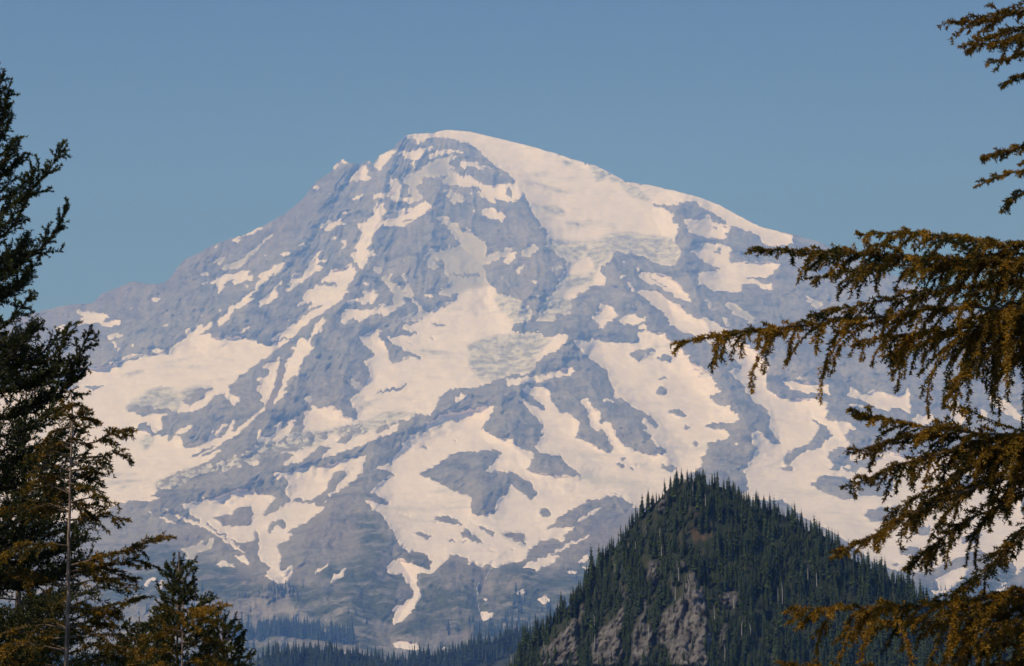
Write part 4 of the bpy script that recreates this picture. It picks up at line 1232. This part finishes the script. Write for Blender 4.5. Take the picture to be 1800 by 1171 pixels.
# bleached dead trunks on the hill
SNAGS = [(1080.9,1003,20),(1043,986,9),(1050,1048,20),(1045,1090,14),(1256,1079,18),(1368,1063,42),(1375,1047,30),(1218,866,26),(1240,880,18),(1160,938,16),(1117,960,13),(1002,1078,17),(956,1138,14),(1163,968,16),(1303,946,14),(1092,1000,15),(1193,1010,20),(1187,1045,18),(1211,1030,14),(1304,1106,20),(1274,1150,22),(1140,1110,16),(1045,1128,18),(898,1160,16),(1290,1060,14),(1320,1110,18),(1420,1010,16),(1436,1020,20),(1338,990,14),(1102,1060,16)]
for j, (x, y, hp) in enumerate(SNAGS):
    y = y + hp * 0.3
    b = at(x, y, hill_depth(np.array([x]), np.array([y]))[0] - 1.8)
    r_ = np.random.default_rng(900 + j)
    n = 5; h = hp * 0.20
    vs, fs = [], []
    for lev, (z, rr) in enumerate(((-1.0, .17), (h * .5, .12), (h, .03))):
        ox, oy = r_.normal(0, 0.1, 2) * lev
        for k in range(n):
            vs.append((rr * math.cos(k * 6.283 / n) + ox, rr * math.sin(k * 6.283 / n) + oy, z))
    for lev in range(2):
        for k in range(n):
            fs.append((lev * n + k, lev * n + (k + 1) % n, lev * n + n + (k + 1) % n, lev * n + n + k))
    for k in range(5):                                   # broken limb stubs
        z = h * r_.uniform(.35, .92); a_ = r_.uniform(0, 6.28); L = r_.uniform(.3, .7) * (1.1 - z / h)
        o = len(vs); vs += [(0, 0, z - .1), (0, 0, z + .1), (math.cos(a_) * L, math.sin(a_) * L, z - .2 * L)]; fs.append((o, o + 1, o + 2))
    me = mesh_from('snag', vs, np.concatenate([np.array(f) for f in fs]), np.array([len(f) for f in fs]), True); me.materials.append(M_snag)
    side = 'left' if x < 1212 else 'right'
    o = obj('dead_tree', me, label='%s bleached dead conifer trunk on the %s %s side of the forested hill' % ('tall' if hp > 19 else 'short', 'upper' if y < 960 else 'middle' if y < 1065 else 'lower', side), category='dead tree', group='%s dead trunks on the %s %s side of the hill' % ('tall' if hp > 19 else 'short', 'upper' if y < 960 else 'middle' if y < 1065 else 'lower', side))
    o.location = b

# far woods on the foothills and the ledges at the foot of the mountain
far_protos = [conifer(40 + s, 5, 5, 4, .25, True) for s in range(4)]
fxs, fys, fds, fh = [], [], [], []
for x in np.arange(-110, 1910, 2.6):
    y0 = np.interp(x, fa[:, 0], fa[:, 1])
    if 380 < x < 460 and rng.random() < 0.8: continue
    for k in range(4):
        y = y0 + rng.uniform(0, 4) + k * 9 + rng.uniform(0, 6) * (k > 0)
        xx = x + rng.normal() * 2
        fxs.append(xx); fys.append(y); fds.append(0); fh.append(np.clip(rng.normal(31, 9), 12, 52) * 0.47)
LEDGE = [(461,1118),(477,1108),(500,1110),(524,1114),(557,1117),(575,1124),(597,1120),(614,1126)]
la = np.array(LEDGE, float)
for _ in range(330):
    x = rng.uniform(452, 622)
    if abs(x - 572) < 9 and rng.random() < .7: continue
    y = np.interp(x, la[:, 0], la[:, 1]) + rng.uniform(-4, 9)
    fxs.append(x); fys.append(y); fds.append(1); fh.append(np.clip(rng.normal(40, 10), 18, 60))
for (cx, cy, sx, sy, n_, hm) in ((505,1042,12,6,40,22),(470,1040,28,4,24,15),(425,1120,18,9,60,36),(880,1115,34,12,60,34),(960,1080,34,18,50,26),(640,1075,16,14,12,22),(820,1150,18,4,20,30),(1690,1040,40,5,26,22),(330,1085,40,20,50,26),(1010,1010,12,10,10,18)):
    for _ in range(n_):
        x = rng.normal(cx, sx); y = rng.normal(cy, sy)
        fxs.append(x); fys.append(y); fds.append(1); fh.append(np.clip(rng.normal(hm, hm * .25), 8, 55))
fxs, fys, fds = np.array(fxs), np.array(fys), np.array(fds)
fds = np.where(fds > 0, mountain_depth(fxs, fys), foot_depth(fxs, fys))
fb = at(fxs, fys, fds)
mv, mf, mt_ = [], [], []; off = 0
for i in range(len(fb)):
    vs, fs, ts = far_protos[i % 4]
    a_ = rng.uniform(0, 6.28); cs, sn = math.cos(a_), math.sin(a_); h = fh[i]; w = h * rng.uniform(.9, 1.3)
    mv.append(np.stack([(vs[:, 0] * cs - vs[:, 1] * sn) * w + fb[i, 0], (vs[:, 0] * sn + vs[:, 1] * cs) * w + fb[i, 1], vs[:, 2] * h + fb[i, 2] - 1], 1))
    mt_.append(ts); mf.append(np.array(fs) + off); off += len(vs)
fcat = np.concatenate(mf)
me = mesh_from('far_woods', np.concatenate(mv), fcat, np.full(len(fcat), 3), False, {'tint': np.concatenate(mt_)})
me.materials.append(M_far_needles)
obj('far_woods', me, kind='stuff', label='blue hazy conifer woods at the foot of the mountain', category='forest')
print('far trees', len(fb), len(fcat))
# ------------------------------------------------------------------ foreground conifers
M_hem_needles = make_needle_mat('hemlock_needles', (0.022, 0.032, 0.007), (0.37, 0.195, 0.017), 0.28)
M_spr_needles = make_needle_mat('spruce_needles', (0.016, 0.026, 0.010), (0.125, 0.125, 0.028), 0.2)
M_bark = make_bark('conifer_bark', (0.13, 0.085, 0.065), (0.44, 0.31, 0.26), 40)
M_twig = make_bark('twig_bark', (0.075, 0.05, 0.035), (0.20, 0.14, 0.10), 60)

def nrmz(v):
    v = np.asarray(v, float)
    return v / (np.linalg.norm(v, axis=-1, keepdims=True) + 1e-12)

def resample(pts, step):
    pts = np.asarray(pts, float)
    # Catmull-Rom through the points, then even spacing
    if len(pts) > 2:
        P0 = np.vstack([2 * pts[0] - pts[1], pts, 2 * pts[-1] - pts[-2]])
        out = []
        for i in range(1, len(P0) - 2):
            t = np.linspace(0, 1, 8, endpoint=False)[:, None]
            a, b, c, d = P0[i - 1], P0[i], P0[i + 1], P0[i + 2]
            out.append(0.5 * (2 * b + (c - a) * t + (2 * a - 5 * b + 4 * c - d) * t ** 2 + (3 * b - a - 3 * c + d) * t ** 3))
        pts = np.vstack(out + [pts[-1:]])
    L = np.concatenate([[0], np.cumsum(np.linalg.norm(np.diff(pts, axis=0), axis=1))])
    n = max(3, int(L[-1] / step) + 1)
    s = np.linspace(0, L[-1], n)
    return np.stack([np.interp(s, L, pts[:, k]) for k in range(3)], 1)

class Wood:
    def __init__(self): self.v = []; self.f = []; self.n = 0
    def tube(self, pts, r0, r1, sides=5):
        pts = np.asarray(pts, float); m = len(pts)
        t = nrmz(np.gradient(pts, axis=0))
        ref = np.array([0.31, 0.87, 0.38]); a = nrmz(np.cross(t, ref)); b = np.cross(t, a)
        r = np.linspace(r0, r1, m)[:, None, None]
        an = np.arange(sides) * 2 * math.pi / sides
        ring = pts[:, None] + r * (np.cos(an)[None, :, None] * a[:, None] + np.sin(an)[None, :, None] * b[:, None])
        idx = self.n + np.arange(m * sides).reshape(m, sides)
        nx = np.roll(idx, -1, 1)
        self.v.append(ring.reshape(-1, 3)); self.f.append(np.stack([idx[:-1], nx[:-1], nx[1:], idx[1:]], -1).reshape(-1, 4)); self.n += m * sides
    def build(self, name, mat, parent):
        f = np.concatenate(self.f); me = mesh_from(name, np.concatenate(self.v), f, np.full(len(f), 4)); me.materials.append(mat)
        return obj(name, me, parent=parent)

class Sprays:
    """Needle-bearing twig pieces; needles are generated for all of them together."""
    def __init__(self): self.a = []; self.b = []; self.t = []
    def add(self, pts, tint):
        self.a.append(pts[:-1]); self.b.append(pts[1:]); self.t.append(np.full(len(pts) - 1, tint))
    def build(self, name, mat, parent, rg, per_m, nlen, width, ang):
        A = np.concatenate(self.a); B = np.concatenate(self.b); T = np.concatenate(self.t)
        D = B - A; L = np.linalg.norm(D, axis=1)
        cnt = np.maximum(1, rg.poisson(L * per_m)); i = np.repeat(np.arange(len(A)), cnt); n = len(i)
        u = rg.random(n)[:, None]
        p = A[i] + D[i] * u; t = nrmz(D)[i]
        r = nrmz(np.cross(t, nrmz(rg.normal(size=(n, 3)))))
        al = np.radians(rg.normal(ang, 13, n))[:, None]
        d = t * np.cos(al) + r * np.sin(al)
        w = nrmz(np.cross(d, rg.normal(size=(n, 3))))
        ln = nlen * rg.uniform(0.7, 1.2, n)[:, None]
        v = np.stack([p - w * width * 0.5, p + w * width * 0.5, p + d * ln], 1).reshape(-1, 3)
        tint = np.clip(np.repeat(T[i] + rg.normal(0, 0.10, n), 3), 0, 1)
        f = np.arange(3 * n)
        me = mesh_from(name, v, f, np.full(n, 3), False, {'tint': tint}); me.materials.append(mat)
        self.count = n
        return obj(name, me, parent=parent)

UP = np.array([0, 0, 1.0])
N_NEEDLES = [0]

def hemlock_branch(tree, axis, rg, lmax=0.42, droop=0.75, r0=0.016, spacing=0.042, dens=1.0, tint0=0.5, bare=0.0, spread=0.7, per_m=330):
    """A hemlock bough: arching axis, weeping side branchlets with short flat sprays, tufts along its back."""
    ax = resample(axis, 0.03); n = len(ax)
    ax[1:-1] += np.cumsum(rg.normal(0, 0.0045, (n - 2, 3)), 0) * np.sin(np.linspace(0, math.pi, n - 2))[:, None]
    wood, fol = Wood(), Sprays()
    wood.tube(ax[::3] if n > 12 else ax, r0, 0.0025, 6)
    T = nrmz(np.gradient(ax, axis=0))
    total = n * 0.03
    fol.add(ax[int(n * 0.45):], tint0 + 0.1)
    ph = rg.uniform(0, 6.28, 3)
    k = int(bare * n) + 1; side = 1
    while k < n - 1:
        s = k / n
        t = T[k]; lat = nrmz(np.cross(t, UP)) * side
        env = math.sin(math.pi * min(1, (s + 0.10) ** 0.75 * 0.93))
        clump = 0.75 + 0.30 * math.sin(k * 0.33 + ph[0]) + 0.22 * math.sin(k * 0.81 + ph[1])
        kind = rg.random()
        if kind < 0.30:                                   # short tuft on the back of the bough
            L = rg.uniform(0.05, 0.13) * (0.5 + env)
            d = nrmz(t * rg.uniform(0.4, 1.1) + lat * rg.uniform(0, 0.8) + UP * rg.uniform(0.05, 0.55)); dr = 0.5
        else:
            L = lmax * (0.25 + 0.85 * env) * rg.uniform(0.35, 1.25) * clump
            d = nrmz(t * rg.uniform(0.5, 1.1) + lat * rg.uniform(0.15, 1.0) * spread + UP * rg.normal(0.02, 0.22)); dr = droop * rg.uniform(0.5, 1.35)
        L = max(0.05, min(L, (1 - s) * total * 0.9 + 0.07))
        m = max(4, int(L / 0.028)); step = L / m
        q = [ax[k]]; dd = d.copy()
        for j in range(m):
            dd = nrmz(dd - UP * dr * 0.19 * (0.6 + 0.8 * j / m) * min(1.0, 6.0 / m + 0.35) + rg.normal(0, 0.075, 3))
            q.append(q[-1] + dd * step)
        q = np.array(q)
        wood.tube(q[[0, len(q) // 3, 2 * len(q) // 3, -1]], 0.0042 * (0.5 + L), 0.0012, 3)
        tb = np.clip(tint0 + rg.normal(0, 0.24), 0, 1)
        fol.add(q[1:], tb)
        qt = nrmz(np.gradient(q, axis=0)); sd = 1
        for j in range(1, len(q) - 1):
            for _ in range(1 if rg.random() < 0.6 else 2):
                l2 = nrmz(np.cross(qt[j], UP + rg.normal(0, 0.5, 3))) * sd; sd = -sd
                sl = rg.uniform(0.03, 0.10) * (1.1 - 0.6 * j / len(q)) * min(1.0, 0.45 + L * 2)
                d2 = nrmz(qt[j] * 0.75 + l2 * rg.uniform(0.4, 1.0) - UP * rg.uniform(-0.1, 0.35))
                e = q[j] + d2 * sl * 0.55; e2 = e + nrmz(d2 - UP * 0.35) * sl * 0.45
                fol.add(np.array([q[j], e, e2]), np.clip(tb + rg.normal(0, 0.16), 0, 1))
        k += max(1, int(round(spacing / 0.03 * rg.uniform(0.4, 1.5) / dens))); side = -side
    b = wood.build('branch', M_twig, tree)
    fol.build('foliage', M_hem_needles, b, rg, per_m, 0.026, 0.0095, 58)
    N_NEEDLES[0] += fol.count
    return b

def spruce_branch(tree, axis, rg, lmax=0.30, r0=0.014, spacing=0.055, tint0=0.35, upturn=0.25, per_m=430, mat=None, nl=0.019):
    """A stiff spruce bough: ascending axis with short bottlebrush shoots all round."""
    ax = resample(axis, 0.03); n = len(ax); total = n * 0.03
    wood, fol = Wood(), Sprays()
    wood.tube(ax[::3] if n > 12 else ax, r0, 0.003, 6)
    T = nrmz(np.gradient(ax, axis=0))
    fol.add(ax[int(n * 0.25):], tint0)
    k = max(2, int(n * 0.12)); side = 1
    while k < n - 1:
        s = k / n; t = T[k]
        lat = nrmz(np.cross(t, UP) * side + UP * rg.normal(0.0, 0.55))
        L = min(lmax * rg.uniform(0.45, 1.1) * (0.5 + 0.7 * math.sin(math.pi * min(1, s * 0.9 + 0.15))), (1 - s) * total * 0.8 + 0.06)
        d = nrmz(t * rg.uniform(0.6, 0.95) + lat * rg.uniform(0.5, 0.95))
        m = max(3, int(L / 0.04)); q = [ax[k]]; dd = d
        for j in range(m):
            dd = nrmz(dd + UP * upturn * 0.22 + rg.normal(0, 0.09, 3)); q.append(q[-1] + dd * L / m)
        q = np.array(q); tb = np.clip(tint0 + rg.normal(0, 0.18), 0, 1)
        wood.tube(q[[0, len(q) // 2, -1]], 0.0035, 0.0015, 3); fol.add(q, tb)
        for j in range(1, len(q) - 1):
            if rg.random() < 0.9:
                qt = nrmz(q[j + 1] - q[j]); l2 = nrmz(np.cross(qt, rg.normal(size=3)))
                sl = rg.uniform(0.035, 0.10)
                e = q[j] + nrmz(qt * 0.8 + l2 * 0.8 + UP * 0.1) * sl
                fol.add(np.array([q[j], e]), np.clip(tb + rg.normal(0, 0.12), 0, 1))
        k += max(1, int(round(spacing / 0.03 * rg.uniform(0.6, 1.4)))); side = -side
    b = wood.build('branch', M_twig, tree)
    fol.build('foliage', mat or M_spr_needles, b, rg, per_m, nl * 1.55, 0.0115, 55)
    N_NEEDLES[0] += fol.count
    return b

def tree_root(name, x, y, label, group=None):
    e = bpy.data.objects.new(name, None); sc.collection.objects.link(e)
    e['label'] = label; e['category'] = 'tree'
    if group: e['group'] = group
    e.location = (0, 0, 0)
    return e

def trunk(tree, pts, r0, r1, mat=None):
    w = Wood(); p = resample(pts, 0.12); rg = np.random.default_rng(len(p))
    p[1:-1, :2] += rg.normal(0, r0 * 0.06, (len(p) - 2, 2))
    w.tube(p, r0, r1, 10)
    o = w.build('trunk', mat or M_bark, tree)
    return o

def ground_at(x, y):
    return float(ground_z(np.array([x]), np.array([y]))[0])

def px_axis(pts, d0, d1):
    """Bough axis from measured positions, its distance running from d0 at the trunk to d1 at the tip."""
    n = len(pts)
    return np.array([at(p[0], p[1], d0 + (d1 - d0) * i / (n - 1)) for i, p in enumerate(pts)])

# --- big hemlock on the right: the trunk stands just outside the picture, its boughs reach in
rg = np.random.default_rng(5)
TD = 15.0
hx = float(at(1985, 600, TD)[0])
hem = tree_root('hemlock_tree', hx, TD, 'large hemlock on the right with golden drooping boughs reaching into the view')
zb = ground_at(hx, TD)
trunk(hem, [(hx, TD, zb - 0.3), (hx + .02, TD, 0.5), (hx - .01, TD, 4.0), (hx, TD, 9.5)], 0.17, 0.02)
RB = [
 # axis points in the survey, depth at trunk, depth at tip, lmax, droop, tint, dens
 ([(1985,-10),(1860,0),(1760,22),(1672,40)], 15, 14.6, .30, .35, .55, 1.5),
 ([(1985,10),(1880,40),(1790,70),(1700,78)], 15, 14.2, .26, .4, .45, 1.4),
 ([(1985,30),(1880,70),(1800,95),(1738,112)], 15, 15.4, .22, .5, .35, 1.3),
 ([(1985,70),(1890,95),(1810,125),(1764,150)], 15, 14.5, .18, .4, .35, 1.2),
 ([(1985,255),(1880,262),(1790,272),(1728,276)], 15, 14.4, .22, .5, .6, 1.2),
 ([(1985,300),(1880,298),(1790,300),(1720,326)], 15, 15.3, .14, .35, .45, 1.0),
 ([(1985,300),(1870,320),(1800,340),(1764,370)], 15, 14.5, .14, .4, .25, 1.0),
 ([(1985,455),(1850,440),(1700,425),(1600,412),(1510,412)], 15, 14.2, .42, .75, .42, 1.6),
 ([(1985,470),(1850,468),(1650,455),(1480,448),(1330,438)], 15, 13.8, .48, .8, .40, 1.7),
 ([(1985,480),(1860,470),(1720,462),(1560,470),(1430,490)], 15, 15.6, .48, .9, .32, 1.6),
 ([(1985,500),(1850,500),(1700,510),(1560,530),(1420,555)], 15, 16.2, .45, .9, .25, 1.4),
 ([(1985,535),(1850,540),(1650,552),(1480,568),(1330,585),(1195,602)], 15, 13.6, .56, 1.0, .62, 1.7),
 ([(1985,560),(1850,560),(1720,575),(1600,590),(1500,600)], 15, 14.6, .62, 1.15, .58, 1.5),
 ([(1985,560),(1880,575),(1790,600),(1715,640),(1660,700)], 15, 14.3, .40, 1.2, .5, 1.3),
 ([(1985,570),(1900,585),(1820,610),(1760,650)], 15, 15.2, .42, 1.2, .45, 1.3),
 ([(1985,770),(1850,765),(1720,758),(1600,748),(1490,722)], 15, 14.2, .46, .75, .58, 1.6),
 ([(1985,780),(1850,775),(1720,775),(1600,770),(1500,795)], 15, 14.8, .42, .8, .5, 1.5),
 ([(1985,790),(1850,790),(1720,800),(1600,820),(1490,855)], 15, 14.0, .40, .8, .48, 1.5),
 ([(1985,800),(1850,800),(1740,815),(1640,860),(1560,905)], 15, 15.5, .45, 1.0, .3, 1.4),
 ([(1985,820),(1870,830),(1760,850),(1640,890),(1540,940),(1470,972)], 15, 13.8, .40, .8, .6, 1.4),
 ([(1985,840),(1870,850),(1780,880),(1690,930),(1590,1000)], 15, 14.4, .38, .9, .35, 1.3),
 ([(1985,880),(1900,890),(1820,930),(1760,980),(1690,1040)], 15, 14.0, .42, .9, .3, 1.4),
 ([(1985,1030),(1860,1040),(1700,1055),(1540,1068),(1395,1068)], 15, 13.9, .52, 1.0, .68, 1.7),
 ([(1985,1050),(1860,1062),(1720,1078),(1600,1090),(1480,1120)], 15, 14.9, .55, 1.1, .5, 1.5),
 ([(1985,1060),(1880,1065),(1790,1090),(1720,1130)], 15, 14.2, .45, 1.1, .55, 1.3),
 ([(1985,1150),(1860,1150),(1700,1160),(1540,1168),(1372,1166)], 15, 13.8, .45, .9, .72, 1.5),
 ([(1985,20),(1870,30),(1790,45),(1715,70)], 15, 15.6, .30, .5, .4, 1.5),
 ([(1985,420),(1860,440),(1760,450),(1650,470)], 15, 14.6, .60, 1.1, .35, 1.6),
 ([(1985,520),(1860,520),(1780,540),(1690,565)], 15, 15.0, .70, 1.2, .45, 1.6),
 ([(1985,540),(1860,560),(1760,585),(1640,600),(1560,625)], 15, 15.6, .60, 1.2, .3, 1.5),
 ([(1985,760),(1860,770),(1770,790),(1680,800)], 15, 15.2, .60, 1.1, .4, 1.5),
 ([(1985,1040),(1860,1050),(1760,1065),(1660,1075)], 15, 15.4, .65, 1.1, .45, 1.5),
 ([(1985,1130),(1880,1120),(1780,1130),(1680,1150)], 15, 15.2, .45, .9, .55, 1.4),
]
for k, (ptsb, d0, d1, lm, dr, ti, de) in enumerate(RB):
    hemlock_branch(hem, px_axis(ptsb, d0, d1), rg, lm * 1.2, dr, 0.017, 0.030, de, ti, 0.10, 0.75, 330)
# boughs of the same tree that point away from the view
for k in range(14):
    a_ = rg.uniform(-1.2, 1.6); z = rg.uniform(-2.5, 5.0); L = rg.uniform(1.2, 2.0)
    p0 = np.array([hx, TD, z]); dv = np.array([math.cos(a_), math.sin(a_), 0])
    hemlock_branch(hem, [p0, p0 + dv * L * .5 + UP * .05, p0 + dv * L - UP * .15], rg, .35, .8, .015, .085, 1.0, .45, .1, .75, 110)
print('right hemlock needles', N_NEEDLES[0])

# --- tall spruce at the left edge
rg = np.random.default_rng(8)
SD = 20.0
apex = at(-24, 132, SD); sx = float(apex[0])
spr = tree_root('spruce_tree', sx, SD, 'tall dark spruce at the left edge, its top against the sky')
trunk(spr, [(sx, SD, ground_at(sx, SD) - 0.3), (sx, SD, -1), (sx, SD, apex[2] - .4), tuple(apex)], 0.12, 0.008)
TIPS = [([(-22,190),(-5,160),(9,130)],.10),([(-22,235),(0,205),(19,158)],.12),([(-22,330),(10,300),(45,268)],.16),([(-22,300),(5,285),(30,238)],.12),
        ([(-22,400),(12,365),(60,330),(92,290),(110,255)],.24),([(-22,430),(20,400),(50,340),(52,312)],.14),([(-22,490),(30,462),(80,430),(120,362)],.22),([(-22,520),(30,500),(70,455)],.16),
        ([(-22,700),(60,670),(120,650),(158,586)],.26),([(-22,690),(40,650),(95,625),(124,566)],.24),([(-22,640),(30,610),(70,575)],.22),([(-22,740),(50,720),(110,690),(150,640)],.26),([(-22,600),(20,560),(55,520)],.2)]
for ptsb, lm in TIPS:
    spruce_branch(spr, px_axis(ptsb, SD, SD - rg.uniform(.1, .5)), rg, lm, .013, .036, .35, .3, 430)
zz = apex[2] - 0.12; 
while zz > -1.6:
    h = apex[2] - zz
    for k in range(6):
        a_ = rg.uniform(0, 6.283); reach = (0.10 + 0.235 * h) * rg.uniform(.7, 1.1); reach = min(reach, 1.25)
        if math.cos(a_) < -0.3 and rg.random() < .65: continue
        rise = np.interp(h, [0, 2.5, 5], [1.0, .55, .25]) * reach
        p0 = np.array([sx, SD, zz + rg.normal() * .03]); dv = np.array([math.cos(a_), math.sin(a_), 0])
        spruce_branch(spr, [p0, p0 + dv * reach * .55 + UP * rise * .25, p0 + dv * reach * .9 + UP * rise * .65, p0 + dv * reach + UP * rise], rg, min(.12 + .06 * h, .34), .012, .045, .33, .3, 250)
    zz -= np.interp(h, [0, 1, 6], [.13, .20, .26])
print('after spruce', N_NEEDLES[0])

# --- slim hemlock with a bare pale trunk
rg = np.random.default_rng(14)
HD = 17.0
hb_, ht2 = at(117, 1171, HD), at(126, 700, HD)
h2 = tree_root('hemlock_tree', hb_[0], HD, 'slim hemlock with a bare pinkish trunk and nodding top at left')
dirv = (ht2 - hb_) / (ht2[2] - hb_[2]); gz = ground_at(hb_[0], HD)
trunk(h2, [tuple(hb_ + dirv * (gz - .3 - hb_[2])), tuple(hb_), tuple((hb_ + ht2) / 2), tuple(ht2), tuple(at(112, 684, HD))], 0.048, 0.004)
LB = [([(124,735),(140,728),(170,742)],.12),([(122,775),(160,778),(195,758),(233,757)],.20),([(122,805),(165,803),(200,797),(232,808)],.20),([(121,850),(150,856),(178,874)],.16),([(121,880),(145,895),(172,912)],.16),
      ([(120,915),(160,910),(195,906),(226,916)],.24),([(120,995),(180,978),(240,952),(303,942)],.30),([(119,1005),(190,998),(245,988),(281,1000)],.28),([(118,1065),(180,1075),(225,1062),(256,1050)],.28),([(118,1105),(170,1090),(215,1104)],.24),([(118,1150),(180,1130),(235,1155)],.22),
      ([(118,1030),(60,1015),(5,1005)],.28),([(120,900),(60,888),(10,900)],.30),([(121,840),(75,842),(35,868)],.26),([(122,785),(85,786),(55,806)],.20),([(123,750),(98,756),(80,770)],.14),([(118,1120),(60,1128),(0,1150)],.30),([(120,960),(65,955),(5,978)],.30),
      ([(124,712),(136,715),(150,728)],.08),([(124,716),(110,718),(98,732)],.08)]
for ptsb, lm in LB:
    hemlock_branch(h2, px_axis(ptsb, HD, HD - rg.uniform(-.5, .5)), rg, lm, .65, .009, .040, 1.3, .30, .06, .75, 300)
for k in range(44):
    yy = rg.uniform(740, 1190); fr = (yy - 700) / 470
    p0 = at(126 - 9 * fr, yy, HD); a_ = rg.uniform(0, 6.283); L = (.12 + .75 * fr) * rg.uniform(.7, 1.1)
    dv = np.array([math.cos(a_), math.sin(a_), 0])
    if dv[1] < -0.35 and abs(dv[0]) < 0.9: continue
    hemlock_branch(h2, [p0, p0 + dv * L * .5 + UP * .05, p0 + dv * L - UP * .05 * L], rg, .14 + .24 * fr, .7, .008, .05, 1.1, .20, .15, .75, 200)

# --- dark spruce filling the lower left corner behind the slim hemlock
rg = np.random.default_rng(17)
KD = 22.5; kap = at(48, 615, KD); kx = float(kap[0])
dk = tree_root('spruce_tree', kx, KD, 'dark dense spruce standing behind the slim hemlock, lower left corner')
trunk(dk, [(kx, KD, ground_at(kx, KD) - .3), (kx, KD, kap[2] - 1.5), tuple(kap)], 0.09, 0.006)
zz = kap[2] - 0.15
while zz > -0.9:
    h = kap[2] - zz
    for k in range(6):
        a_ = rg.uniform(0, 6.283); reach = min((0.10 + 0.40 * h) * rg.uniform(.7, 1.1), 1.15)
        p0 = np.array([kx, KD, zz + rg.normal() * .03]); dv = np.array([math.cos(a_), math.sin(a_), 0]); rise = np.interp(h, [0, 2.5], [.8, .2]) * reach
        spruce_branch(dk, [p0, p0 + dv * reach * .55 + UP * rise * .25, p0 + dv * reach + UP * rise], rg, min(.14 + .08 * h, .34), .011, .055, .28, .2, 170)
    zz -= .24

# --- small spruce, sapling hemlock and young spruce in the lower left
def small_spruce(px0, ytop, depth, label, k_reach, n_wh, seed, bottom=1230, tint=.45):
    rg = np.random.default_rng(seed)
    ap = at(px0, ytop, depth); x0 = float(ap[0])
    t = tree_root('spruce_tree', x0, depth, label)
    trunk(t, [(x0, depth, ground_at(x0, depth) - .2), (x0, depth, ap[2] - 1.0), tuple(ap)], 0.035, 0.004)
    w = Sprays(); lead = resample([ap - UP * .55, ap - UP * .2, ap], .03); w.add(lead, tint); w.build('leader_needles', M_spr_needles, t, rg, 420, .022, .008, 40)
    for i in range(n_wh):
        y = ytop + 34 + (bottom - ytop - 34) * (i / n_wh) ** 1.15
        for k in range(5 if i else 3):
            a_ = k * 6.283 / 5 + rg.uniform(0, .8) + i
            reach = (8 + (y - ytop) * k_reach) * depth / FPX * rg.uniform(.8, 1.1)
            p0 = at(px0, y, depth); dv = np.array([math.cos(a_), math.sin(a_), 0])
            rise = np.interp(i / n_wh, [0, .5, 1], [1.15, .75, .4]) * reach
            spruce_branch(t, [p0, p0 + dv * reach * .5 + UP * rise * .4, p0 + dv * reach + UP * rise], rg, min(.05 + .03 * i, .2), .007, .055, tint, .25, 380, nl=.016)
    return t
small_spruce(315, 972, 16, 'small spruce with a bare upright leader in the lower left', .32, 9, 21)
small_spruce(392, 1082, 17.5, 'low bushy young spruce beside the small spruce, lower left', .45, 6, 22, 1240, .38)
small_spruce(245, 1085, 18.5, 'low dark spruce partly hidden behind the slim hemlock', .5, 6, 23, 1240, .3)
rg = np.random.default_rng(31)
sd = 15.2; sp_ap = at(322, 1062, sd); x0 = float(sp_ap[0])
sap = tree_root('hemlock_tree', x0, sd, 'hemlock sapling with orange tips in front of the small spruce')
trunk(sap, [(x0, sd, ground_at(x0, sd) - .2), (x0, sd, sp_ap[2] - .5), tuple(sp_ap)], 0.03, 0.004)
for ptsb, lm in [([(322,1070),(345,1072),(368,1066),(392,1068)],.16),([(322,1075),(300,1078),(270,1098)],.18),([(322,1095),(350,1092),(382,1094)],.2),([(322,1110),(290,1108),(250,1132)],.24),([(322,1130),(360,1128),(396,1142)],.24),([(322,1150),(280,1148),(225,1165)],.28),([(322,1165),(370,1160),(410,1172)],.26),([(322,1180),(290,1175),(240,1190)],.28),([(322,1085),(318,1090),(305,1110)],.18)]:
    hemlock_branch(sap, px_axis(ptsb, sd, sd - rg.uniform(-.3, .5)), rg, lm, .7, .007, .045, 1.4, .42, .04, .8, 300)
print('needles total', N_NEEDLES[0])
# ------------------------------------------------------------------ smoky haze
hx0, hx1, hy0, hy1, hz0, hz1 = -6600, 6600, -2100, 15500, -175, 3600
hv = [(x, y, z) for z in (hz0, hz1) for y in (hy0, hy1) for x in (hx0, hx1)]
hf = [(0, 2, 3, 1), (4, 5, 7, 6), (0, 1, 5, 4), (2, 6, 7, 3), (0, 4, 6, 2), (1, 3, 7, 5)]
hm = bpy.data.materials.new('haze_air'); hm.use_nodes = True
ht_ = hm.node_tree; ht_.nodes.clear()
ho = ht_.nodes.new('ShaderNodeOutputMaterial'); pv = ht_.nodes.new('ShaderNodeVolumePrincipled')
pv.inputs['Color'].default_value = (0.165, 0.355, 0.95, 1)
pv.inputs['Density'].default_value = 1.27e-4
pv.inputs['Anisotropy'].default_value = 0.0
pv.inputs['Absorption Color'].default_value = (1, 1, 1, 1)
ht_.links.new(pv.outputs[0], ho.inputs['Volume'])
me = mesh_from('haze', hv, np.array(hf), np.full(6, 4), False)
obj('haze', me, hm, kind='stuff', label='blue summer haze filling the valley air', category='haze')
